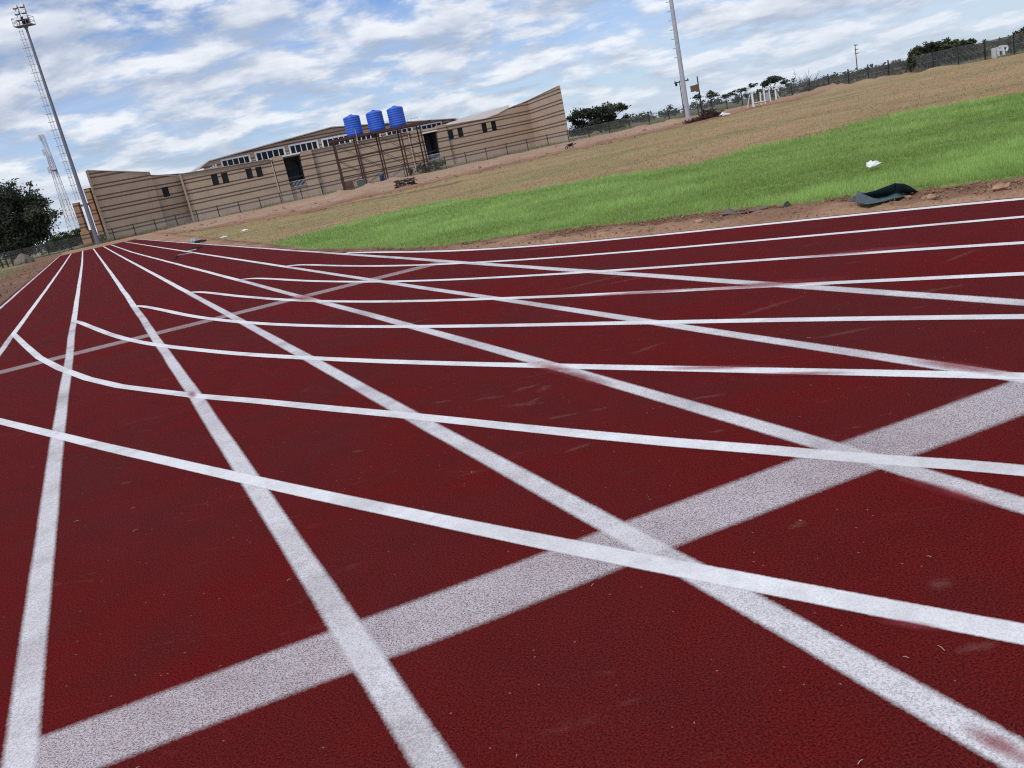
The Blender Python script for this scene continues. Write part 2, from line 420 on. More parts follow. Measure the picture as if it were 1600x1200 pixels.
def build_track():
    tri = tessellate_polygon([[Vector((p[0], p[1], 0)) for p in poly]])
    mb = MB(); n = len(poly)
    mb.v = [(p[0], p[1], 0.0) for p in poly] + [(p[0], p[1], -0.09) for p in poly]
    for t in tri:
        a, b, c = (Vector(mb.v[i]) for i in t)
        mb.f.append(tuple(t) if (b - a).cross(c - a).z > 0 else tuple(reversed(t)))
    for i in range(n):
        j = (i + 1) % n; mb.f.append((i, i + n, j + n, j))
    return tag(mb.build('running_track', 'track'), kind='structure')
track = build_track()

def ribbon(pts, width, z, mat, name='lane_line', wob=0.04, pad=1.25):
    pts = np.asarray(pts, float); 
    d = np.gradient(pts, axis=0); d /= np.linalg.norm(d, axis=1)[:, None]
    nn = np.c_[-d[:, 1], d[:, 0]]; L = np.r_[0, np.cumsum(np.linalg.norm(np.diff(pts, axis=0), axis=1))]
    ph = random.random() * 50
    wv = width * pad * 0.5 * (1 + wob * vnoise(L + ph, L * 0 + ph, 0.9))
    off = (0.10 * width * vnoise(L * 0.6 + ph, L * 0 + 3, 0.5))[:, None] * nn
    l, r = pts + off + nn * wv[:, None], pts + off - nn * wv[:, None]
    n = len(pts)
    verts = np.vstack([np.c_[l, np.full(n, z)], np.c_[r, np.full(n, z)]])
    i = np.arange(n - 1); faces = np.c_[i, i + n, i + n + 1, i + 1]
    uv = np.vstack([np.c_[np.zeros(n), L], np.c_[np.ones(n), L]])
    ob = fast_mesh(name, verts, faces, mat, uvs=uv); ob.parent = track
    return ob

def resample(a, b, n): return np.linspace(np.array(a), np.array(b), n)
# wide faint exchange stripe near the camera, and a thinner one across the lanes
cu = np.array([gp(61, 1155)[:2], gp(750, 901)[:2], gp(1575, 600)[:2]]); cl = np.array([gp(175, 1199)[:2], gp(800, 957)[:2], gp(1600, 654)[:2]])
ca, cb = (cu[0] + cl[0]) / 2, (cu[2] + cl[2]) / 2; cd = (cb - ca) / np.linalg.norm(cb - ca)
ribbon(resample(ca - cd * 0.22, cb + cd * 6, 60), 0.355, 0.0012, 'wide', 'wide_line', 0.02, 1.2)
d0, d1 = np.array(gp(0, 582)[:2]), np.array(gp(690, 410)[:2]); dd = (d1 - d0) / np.linalg.norm(d1 - d0)
ribbon(resample(d0 - dd * 1.2, d1 + dd * 0.1, 60), 0.40, 0.0016, 'faint', 'faint_line', 0.05, 1.3)
# start line right across at the far end
ribbon(resample(Ac[0][-1] - DV * 3, Ac[0][-1] - DV * 3 + NV * 8.2, 20), 0.22, 0.0020, 'faint', 'faint_line')
for k in A:
    c = Ac[k]
    if k == 0: c = c[c @ DV > -14]
    ribbon(c, 0.112 if k not in (7,) else 0.13, 0.0028, 'lane')
for k in B: ribbon(Bc[k], 0.108 if k < 7 else 0.13, 0.0040, 'bend')

def overspray(px, py, rx, ry, rot, mat='spray', name='red_overspray', z=0.0052):
    c = gp(px, py); n = 14; v = [(c.x, c.y, z)]; uv = [(0.5, 0.5)]
    for k in range(n):
        w = 2 * math.pi * k / n; x, y = rx * math.cos(w), ry * math.sin(w)
        v.append((c.x + x * math.cos(rot) - y * math.sin(rot), c.y + x * math.sin(rot) + y * math.cos(rot), z)); uv.append((0.5 + .5 * math.cos(w), 0.5 + .5 * math.sin(w)))
    f = np.array([(0, k + 1, (k + 1) % n + 1) for k in range(n)])
    o = fast_mesh(name, np.array(v), f, mat, uvs=uv); o.parent = track
aA = math.atan2(DV[1], DV[0]); aB = R(-38)
for q in ((870, 578, .55, .10, aA), (915, 592, .4, .08, aA), (1490, 772, .22, .05, aA), (1440, 758, .14, .04, aA), (1120, 575, .5, .06, aB), (1190, 446, .9, .16, aB), (1000, 458, 1.0, .1, aB), 
          (1420, 978, .12, .03, aB), (475, 466, .9, .18, aA), (1350, 393, .9, .12, aB), (1560, 1165, .12, .04, aA), (300, 617, .22, .05, aA), (1500, 574, .4, .08, aA), (860, 345 + 42, .7, .1, aB), (1250, 585, .35, .05, aB)): overspray(*q)

for px, py, rx, ry in ((822, 606, .13, .05), (850, 607, .10, .05), (818, 632, .16, .05), (830, 628, .12, .03), (876, 651, .14, .03), (765, 622, .14, .03), (690, 628, .10, .03), (935, 640, .08, .02), (1246, 820, .05, .03),
                       (1120, 674, .06, .02), (905, 699, .10, .03), (1470, 912, .05, .04), (1525, 1012, .07, .03), (700, 680, .08, .03), (560, 705, .06, .02), (195, 755, .06, .03), (1105, 620, .14, .03), (1010, 545, .18, .05),
                       (640, 505, .3, .05), (1320, 520, .25, .05), (1200, 480, .4, .05), (930, 440, .6, .07), (1000, 434, .5, .06), (450, 400, .8, .1), (1500, 400, .3, .04), (1450, 455, .35, .05)):
    overspray(px, py, rx, ry, random.uniform(-.5, .9), 'dust', 'scuff_mark', 0.0009)

# ------------------------------------------------------------------ fence line and ground zones
FL = np.array([(-112, 88), (-80, 108), (-58, 121), (-50, 128.5), (-30, 129.5), (0, 130), (26, 130.5), (31, 127), (38, 110), (43, 96), (47.5, 78), (52, 62), (58, 46)], float)

GL = np.array([(-400,300),(424,381),(470,387),(537,390),(675,386),(800,371),(900,357),(1000,348),(1080,336),(1170,326),(1260,319),(1320,307),(1440,297),(1520,286),(1600,280),(1900,238),(2600,140)], float)
GU = np.array([(-400,300),(424,381),(470,369),(520,356),(659,320),(760,309),(836,298),(920,283),(1067,260),(1185,232),(1260,217),(1350,191),(1450,170),(1600,147),(1900,92),(2600,-40)], float)
FT = np.array([(-400,520),(232,371.5),(320,361),(420,343),(500,328),(555,313),(632,298),(720,276),(800,258),(879,240),(922,230),(969,220),(1010,211),(1060,200),(1122,186),(1185,168),(1237,159),(1325,137),(1412,118),(1482,105),(1562,88),(1600,80),(1900,10),(2600,-153)], float)

def zone_colors(X, Y):
    n = len(X); px, py = proj(X, Y, np.zeros(n))
    j1 = vnoise(X, Y, 0.45, 1, 5); j2 = vnoise(X, Y, 1.7, 2, 4); j3 = vnoise(X, Y, 0.12, 3, 4); j4 = vnoise(X, Y, 6.0, 4, 3)
    hor = 223 - 0.2157 * (px - 800); dep = np.clip(py - hor, 3, 900)
    jit = dep * 0.035 * (j1 + 0.6 * j2)
    gl = np.interp(px, GL[:, 0], GL[:, 1]) + jit * 0.35; gu = np.interp(px, GU[:, 0], GU[:, 1]) + jit * 0.8
    ft = np.interp(px, FT[:, 0], FT[:, 1]) + jit * 0.5
    left = (X @ np.ones(1) if False else (X * NV[0] + Y * NV[1])) < -3.0
    infr = ~left
    turf = infr & (py < gl) & (py > gu) & (px > 405)
    dirt = infr & (py >= gl)
    band = infr & (py < ft) & ~turf & ~dirt
    dry = infr & ~turf & ~dirt & ~band
    C = np.zeros((n, 3))
    def mixc(a, b, f): return np.array(a) * (1 - f[:, None]) + np.array(b) * f[:, None]
    s = np.clip(0.5 + 0.5 * j1, 0, 1); s2 = np.clip(0.5 + 0.5 * j2, 0, 1); s3 = np.clip(0.5 + 0.6 * j3, 0, 1)
    st = np.clip(0.5 + 0.7 * vnoise(X * NV[0] * 0.25 + Y * NV[1] * 0.25, X * DV[0] * 0.9 + Y * DV[1] * 0.9, 0.5, 6, 4), 0, 1)
    C[dry] = mixc((0.38, 0.255, 0.14), (0.245, 0.22, 0.09), np.clip(st * 0.8 + s3 * 0.6 - 0.35, 0, 1))[dry]
    lt = np.clip(vnoise(X, Y, 0.8, 9, 4), 0, 1)[dry][:, None]; C[dry] = C[dry] * (1 - 0.35 * lt) + np.array([0.17, 0.09, 0.055]) * 0.35 * lt
    cut = np.interp(px, [440, 480, 555, 632, 700, 760], [341, 333, 316.5, 302.5, 288.5, 276]); cw = np.abs(py - cut - 2.2 * j1 - 0.8 * j2)
    ce = dry & (px > 470) & (px < 720) & (cw < 1.3) & (j2 > -0.5); C[ce] = C[ce] * 0.45 + np.array([0.06, 0.038, 0.024])
    red = mixc((0.30, 0.15, 0.085), (0.185, 0.085, 0.052), s)
    pale = mixc((0.42, 0.29, 0.20), (0.32, 0.20, 0.13), s)
    rel = np.clip((ft - py) / 7.0 + 0.25 * j2, 0, 1)
    C[band] = (red * (1 - rel[:, None]) + pale * rel[:, None])[band]
    # cut turf edge: darker soil near the grass, paler sandy ground by the track
    rd = np.clip((py - gl) / (dep * 0.085) + 0.35 * j2, 0, 1)
    C[dirt] = (mixc((0.15, 0.072, 0.048), (0.21, 0.115, 0.072), s2) * (1 - rd[:, None]) + mixc((0.42, 0.265, 0.165), (0.30, 0.165, 0.10), s) * rd[:, None])[dirt]
    C[turf] = mixc((0.15, 0.235, 0.06), (0.22, 0.31, 0.09), s)[turf]
    # left verge: red soil by the kerb, dry grass beyond
    w = -(X * NV[0] + Y * NV[1]) - 3.0
    lf = np.clip((w - 2.2) / 2.0 + 0.6 * j1, 0, 1)
    L1 = mixc((0.27, 0.15, 0.095), (0.15, 0.085, 0.06), s); L2 = mixc((0.30, 0.235, 0.13), (0.17, 0.15, 0.075), s3)
    C[left] = (L1 * (1 - lf[:, None]) + L2 * lf[:, None])[left]
    # beyond the fence
    out = in_poly(X, Y - 0.6, OUTP)
    C[out] = mixc((0.25, 0.24, 0.13), (0.17, 0.15, 0.09), s)[out]; fr = out & (X > 27); C[fr] = mixc((0.16, 0.145, 0.085), (0.10, 0.095, 0.058), s)[fr]
    z = np.where(turf, 0.035 + 0.02 * j2, np.where(dirt, 0.0 + 0.035 * j2 + 0.02 * j4, np.where(band, 0.04 + 0.10 * j1 + 0.03 * j2, 0.01 + 0.03 * j1 + 0.02 * j2)))
    z = np.where(left, -0.02 + 0.05 * np.clip(w / 3, 0, 1) * (j1 + j2), z)
    z = np.where(dirt, z * np.clip((py - gl) / 1 * 0 + 1, 0, 1), z)
    return C, z, turf, dry, dirt, band, left

BUMPS = []       # soil banks: (x, y, radius, height)
def bump_at(px, py, rad, h):
    g = gp(px, py); BUMPS.append((g.x, g.y, rad, h))
for a in [(1262,150,2.2,.35),(1285,146,2.0,.45),(1300,145,1.6,.3),(1318,139,2.0,.3),(1350,132,2.0,.35),(1375,126,1.6,.3),(1410,119,1.6,.2),(1465,109,1.8,.25),(1225,158,2.2,.25),
          (1000,204,2.4,.4),(985,206,2.6,.3),(1040,196,2.5,.3),(1060,192,2.0,.4),(590,292,2.6,.55),(575,296,2.4,.45),(615,284,2.2,.45),(608,287,2.0,.4),(545,305,2.6,.35),(520,311,2.5,.3),
          (690,272,2.0,.3),(560,306,3.0,.3)]: bump_at(*a)

def terrain_z(X, Y):
    r = np.hypot(X, Y); return -0.22 - np.clip(r - 160, 0, None) * 0.0085

OUTP = np.vstack([FL, [(400, 40), (400, 500), (-400, 500), (-400, 60)]])
def build_ground():
    na, nr = 570, 440
    th = np.radians(np.linspace(-50, 72, na)); r = np.geomspace(6.0, 240, nr)
    T, Rr = np.meshgrid(th, r, indexing='ij'); X = (Rr * np.sin(T)).ravel(); Y = (Rr * np.cos(T)).ravel()
    C, z, *_ = zone_colors(X, Y)
    for bx, by, br, bh in BUMPS:
        d2 = ((X - bx) ** 2 + (Y - by) ** 2) / br ** 2
        z = z + bh * np.exp(-d2 * 1.6) * (1 + 0.5 * vnoise(X, Y, 1.3, 8, 3))
        f = (np.exp(-d2 * 1.2) * 0.7)[:, None]; C = C * (1 - f) + np.array([0.36, 0.25, 0.17]) * f
    ins = in_poly(X, Y, poly); z[ins] = -0.05
    # keep the soil just below the kerb beside the track
    ob_in = in_poly(X + 0.15, Y + 0.12, poly) | in_poly(X - 0.15, Y - 0.12, poly) | in_poly(X + 0.2, Y - 0.1, poly)
    z = np.where(ob_in & ~ins, np.minimum(z, -0.012), z)
    i, j = np.meshgrid(np.arange(na - 1), np.arange(nr - 1), indexing='ij'); a = (i * nr + j).ravel()
    fc = np.c_[a, a + 1, a + nr + 1, a + nr]
    deep = in_poly(X, Y, poly) & in_poly(X + .8, Y, poly) & in_poly(X - .8, Y, poly) & in_poly(X, Y + .8, poly) & in_poly(X, Y - .8, poly)
    fc = fc[~deep[fc].all(axis=1)]
    fc = fc[:, ::-1]
    tag(fast_mesh('ground', np.c_[X, Y, z], fc, 'ground', C, smooth=True), kind='structure')
    # the wide plain around
    th = np.radians(np.linspace(0, 360, 121)[:-1]); r = np.r_[0.5, 60, 150, 175, np.geomspace(200, 3600, 30)]; n1, n2 = len(th), len(r)
    T, Rr = np.meshgrid(th, r, indexing='ij'); X = (Rr * np.sin(T)).ravel(); Y = (Rr * np.cos(T)).ravel()
    z = terrain_z(X, Y); i, j = np.meshgrid(np.arange(n1), np.arange(n2 - 1), indexing='ij'); i = i.ravel(); j = j.ravel(); i2 = (i + 1) % n1
    fc = np.c_[i * n2 + j, i2 * n2 + j, i2 * n2 + j + 1, i * n2 + j + 1][:, ::-1]
    k = np.clip(0.5 + 0.5 * vnoise(X, Y, 0.02, 5), 0, 1)[:, None]; C = np.array([0.10, 0.095, 0.058]) * (1 - k) + np.array([0.15, 0.135, 0.08]) * k
    tag(fast_mesh('terrain', np.c_[X, Y, z], fc, 'ground', C, smooth=True), kind='structure')
build_ground()

def blades(name, X, Y, z0, h, w, cols, mat='grass', lean=0.45):
    n = len(X); az = rng.uniform(0, 2 * np.pi, n); ln = rng.uniform(0, lean, n) * h; la = rng.uniform(0, 2 * np.pi, n)
    bx, by = np.cos(az) * w / 2, np.sin(az) * w / 2
    v = np.empty((n, 3, 3)); v[:, 0] = np.c_[X - bx, Y - by, z0]; v[:, 1] = np.c_[X + bx, Y + by, z0]
    v[:, 2] = np.c_[X + np.cos(la) * ln, Y + np.sin(la) * ln, z0 + h]
    f = np.arange(n * 3).reshape(n, 3)
    return fast_mesh(name, v.reshape(-1, 3), f, mat, np.repeat(cols, 3, axis=0))

def grow_grass():
    # blades thin out with the cube of the distance, as many as can be told apart
    N = 900000
    px = rng.uniform(400, 2250, N); py = rng.uniform(10, 402, N)
    ok = (py < np.interp(px, GL[:, 0], GL[:, 1]) + 3) & (py > np.interp(px, GU[:, 0], GU[:, 1]) - 3)
    X, Y = gpa(px[ok], py[ok]); _, z, turf, *_ = zone_colors(X, Y); X, Y, z = X[turf], Y[turf], z[turf]
    keep = ~in_poly(X, Y, poly) & (Y < 75) & (Y > 0); X, Y, z = X[keep], Y[keep], z[keep]
    r = np.hypot(X, Y); n = len(X)
    patch = vnoise(X, Y, 0.35, 11, 4); fine = vnoise(X, Y, 1.6, 12, 3)
    h = (0.075 + 0.03 * fine + 0.025 * patch) * rng.uniform(0.6, 1.3, n) * np.clip(1 + (r - 20) / 90, 1, 1.5)
    w = 0.0065 * np.clip(r / 11, 1, 5) * rng.uniform(0.7, 1.5, n)
    t = np.clip(0.48 + 0.55 * patch + 0.3 * fine + rng.normal(0, 0.2, n), 0, 1)[:, None]
    c = np.array([0.17, 0.27, 0.055]) * (1 - t) + np.array([0.47, 0.66, 0.21]) * t
    dryb = rng.random(n) < 0.06 + 0.10 * np.clip(vnoise(X, Y, 0.9, 14, 3), 0, 1); c[dryb] = np.array([0.42, 0.40, 0.17])
    tag(blades('grass', X, Y, z - 0.01, np.clip(h, 0.03, 0.2), w, c), kind='stuff', label='bright green grass covering the infield beside the bend', cat='grass')
    # dry field stubble
    N = 150000
    px = rng.uniform(250, 1750, N); py = rng.uniform(70, 385, N)
    X, Y = gpa(px, py); ok = (Y > 5) & (Y < 140); X, Y = X[ok], Y[ok]
    _, z, turf, dry, dirt, band, left = zone_colors(X, Y)
    k = dry & ~in_poly(X, Y, poly); X, Y, z = X[k], Y[k], z[k]; n = len(X); r = np.hypot(X, Y)
    st = vnoise(X * NV[0] * 0.25 + Y * NV[1] * 0.25, X * DV[0] * 0.9 + Y * DV[1] * 0.9, 0.5, 6, 4)
    t = np.clip(0.45 + 0.6 * st + 0.5 * vnoise(X, Y, 0.12, 3, 4) + rng.normal(0, 0.12, n), 0, 1)[:, None]
    c = np.array([0.45, 0.32, 0.165]) * (1 - t) + np.array([0.27, 0.25, 0.095]) * t
    tag(blades('dry_grass', X, Y, z - 0.01, rng.uniform(0.03, 0.09, n), 0.012 * np.clip(r / 15, 1, 5) * rng.uniform(0.6, 1.4, n), c, lean=1.0),
        kind='stuff', label='short brown dried grass covering the far half of the field', cat='grass')
    # taller pale weeds along the fence
    X, Y, = [], []
    seg = np.linalg.norm(np.diff(FL, axis=0), axis=1); cum = np.r_[0, np.cumsum(seg)]
    N = 26000; s = rng.uniform(20, cum[-1], N); X = np.interp(s, cum, FL[:, 0]); Y = np.interp(s, cum, FL[:, 1])
    off = rng.uniform(-0.6, 5.5, N); X = X + np.where(X > 27, off * 0.9, 0) ; Y = Y + np.where(X > 33, off * 0.35, off)
    d = vnoise(X, Y, 0.25, 31, 3); k = d + rng.normal(0, 0.3, N) > -0.1; X, Y, d = X[k], Y[k], d[k]; n = len(X)
    t = rng.random(n)[:, None] * np.clip(0.6 + d, 0, 1)[:, None]
    c = np.array([0.33, 0.28, 0.16]) * (1 - t) + np.array([0.13, 0.17, 0.07]) * t
    tag(blades('weeds', X, Y, np.full(n, -0.05), rng.uniform(0.2, 0.8, n) * (0.6 + 0.5 * np.clip(d, 0, 1)), rng.uniform(0.05, 0.12, n), c),
        kind='stuff', label='pale weeds growing along the foot of the boundary fence', cat='weeds')
    # left verge
    N = 30000; px = rng.uniform(-150, 130, N); py = rng.uniform(380, 560, N); X, Y = gpa(px, py)
    k = ((X * NV[0] + Y * NV[1]) < -4.6 + 0.8 * vnoise(X, Y, 0.4, 41)) & (Y < 120) & (Y > 5); X, Y = X[k], Y[k]; n = len(X); r = np.hypot(X, Y)
    t = rng.random(n)[:, None]; c = np.array([0.33, 0.27, 0.15]) * (1 - t) + np.array([0.15, 0.155, 0.065]) * t
    tag(blades('verge_grass', X, Y, np.full(n, -0.04), rng.uniform(0.05, 0.16, n), 0.012 * np.clip(r / 15, 1, 5), c, lean=0.9),
        kind='stuff', label='dry grass on the verge outside the outermost lane', cat='grass')
grow_grass()

def lumps(name, pts, sizes, mat):
    base = np.array([(1,0,0),(-1,0,0),(0,1,0),(0,-1,0),(0,0,1),(0,0,-1)], float)
    fc = np.array([(0,2,4),(2,1,4),(1,3,4),(3,0,4),(2,0,5),(1,2,5),(3,1,5),(0,3,5)])
    n = len(pts); v = np.repeat(base[None], n, 0) * rng.uniform(0.5, 1.3, (n, 6, 1)) * np.asarray(sizes)[:, None, None] * np.array([1, 1, 0.7]) + np.asarray(pts)[:, None]
    f = (fc[None] + (np.arange(n) * 6)[:, None, None]).reshape(-1, 3)
    return fast_mesh(name, v.reshape(-1, 3), f, mat)
def soil_clods():
    N = 5200; px = rng.uniform(560, 1800, N); gl = np.interp(px, GL[:, 0], GL[:, 1]); py = gl + rng.gamma(1.3, 5.5, N) - 2
    X, Y = gpa(px, py); k = ~in_poly(X - 0.05, Y - 0.08, poly) & (Y > 3); X, Y = X[k], Y[k]
    s = np.clip(rng.gamma(1.4, 0.0068, len(X)), 0.003, 0.04)
    tag(lumps('soil_clods', np.c_[X, Y, s * 0.3 + 0.005], s, 'clod'), kind='stuff', label='loose reddish soil clods along the cut turf edge', cat='soil')
    N = 900; q = rng.uniform(12, 100, N); w = -3.3 - rng.gamma(1.5, 0.8, N)
    P = q[:, None] * DV + w[:, None] * NV; s = np.clip(rng.gamma(1.4, 0.025, N), 0.01, 0.14)
    tag(lumps('verge_clods', np.c_[P, s * 0.2 - 0.02], s, 'clod'), kind='stuff', label='dark soil clods on the verge outside the outer lane', cat='soil')
    N = 700; pxs = rng.uniform(255, 1250, N); ft = np.interp(pxs, FT[:, 0], FT[:, 1]); X, Y = gpa(pxs, ft - rng.uniform(-2, 14, N))
    k = (Y < 128) & (Y > 40) & ~in_poly(X, Y, poly); X, Y = X[k], Y[k]; s = np.clip(rng.gamma(1.5, 0.06, len(X)), 0.03, 0.3)
    tag(lumps('bank_clods', np.c_[X, Y, np.full(len(X), 0.03)], s, 'clod'), kind='stuff', label='soil lumps scattered on the graded strip before the fence', cat='soil')
    # straw and crumbs blown over the track
    N = 34; px = rng.uniform(-100, 1700, N); py = rng.uniform(430, 1230, N); X, Y = gpa(px, py)
    mb = MB()
    for x, y in zip(X, Y):
        if not in_poly(np.array([x]), np.array([y]), poly)[0]: continue
        a = random.uniform(0, 6.28); L = random.uniform(0.004, 0.016); c, s_ = math.cos(a) * L, math.sin(a) * L
        b = random.uniform(-0.12, 0.12) * L
        mb.tube([(x - c, y - s_, 0.014), (x - b, y + b, 0.016 + L * 0.15), (x + c, y + s_, 0.014)], 0.0010, 4)
    tag(mb.build('straw', 'straw'), kind='stuff', label='bits of pale straw scattered over the red track', cat='straw')
soil_clods()

# ------------------------------------------------------------------ perimeter fence
def build_fence():
    seg = np.linalg.norm(np.diff(FL, axis=0), axis=1); cum = np.r_[0, np.cumsum(seg)]
    P = lambda s: (float(np.interp(s, cum, FL[:, 0])), float(np.interp(s, cum, FL[:, 1])))
    root = thing('perimeter_fence', (FL[4][0], FL[4][1], 0), 'long dark wire mesh fence on thin posts around the sports ground', 'fence')
    s = 24.0; proto = None
    while s < cum[-1]:
        x, y = P(s)
        if proto is None:
            mb = MB(); mb.box((x, y, 0.78), (0.10, 0.10, 1.9)); mb.box((x, y, 1.745), (0.13, 0.13, 0.03))
            proto = mb.build('post', 'darkmetal', root); px0, py0 = x, y
        else:
            c = proto.copy(); COL.objects.link(c); c.parent = root; c.location = (x - px0, y - py0, random.uniform(-0.06, 0.06))
        s += 3.05
    mb = MB()
    for i in range(len(FL) - 1):
        a, b = FL[i], FL[i + 1]
        for z in (0.15, 0.85, 1.6): mb.bar((*a, z), (*b, z), 0.012)
    s = 22.0
    while s < cum[-1]:
        x, y = P(s); mb.bar((x, y, 0.03), (x, y, 1.6), 0.007); s += 0.11
    for z in np.arange(0.1, 1.6, 0.11):
        for i in range(len(FL) - 1): mb.bar((*FL[i], z), (*FL[i + 1], z), 0.006)
    mb.build('wire_mesh', 'greymetal', root)
build_fence()

# ------------------------------------------------------------------ pavilion
class Plane:
    """vertical wall plane through two ground points; s along it, z up, d outwards (towards the track)"""
    def __init__(s, a, b):
        s.a = Vector((a[0], a[1])); b = Vector((b[0], b[1])); s.L = (b - s.a).length; s.e = (b - s.a) / s.L
        s.n = Vector((s.e.y, -s.e.x))
    def pix(s, px, py, off=0.0):
        d = ray(px, py); a = s.a + s.n * off
        t = (a.dot(s.n)) / (d.x * s.n.x + d.y * s.n.y)
        p = Vector((d.x * t, d.y * t)); return ((p - s.a).dot(s.e), EYE + d.z * t)
    def w(s, u, z, off=0.0):
        p = s.a + s.e * u + s.n * off; return Vector((p.x, p.y, z))
    @property
    def rz(s): return math.atan2(s.e.y, s.e.x)

def wall(mb, pl, outline, holes=(), thick=0.35, off=0.0, ztop_only=False):
    """outline [(s,z)] counter-clockwise seen from outside, with rectangular holes (s0,z0,s1,z1); real thickness"""
    hs = [[(h[0], h[1]), (h[0], h[3]), (h[2], h[3]), (h[2], h[1])] for h in holes]
    loops = [outline] + hs; flat = [p for l in loops for p in l]
    tris = tessellate_polygon([[Vector((p[0], p[1], 0)) for p in l] for l in loops])
    o = len(mb.v); n = len(flat)
    mb.v += [tuple(pl.w(p[0], p[1], off)) for p in flat] + [tuple(pl.w(p[0], p[1], off - thick)) for p in flat]
    for t in tris:
        mb.f.append(tuple(o + i for i in t)); mb.f.append(tuple(o + n + i for i in reversed(t)))
    k = 0
    for l in loops:
        m = len(l)
        for i in range(m):
            j = (i + 1) % m; mb.f.append((o + k + i, o + k + j, o + n + k + j, o + n + k + i))
        k += m

def pbox(mb, pl, s0, z0, s1, z1, d0, d1):
    c = pl.w((s0 + s1) / 2, (z0 + z1) / 2, (d0 + d1) / 2)
    mb.box(c, (abs(s1 - s0), abs(d1 - d0), abs(z1 - z0)), pl.rz)

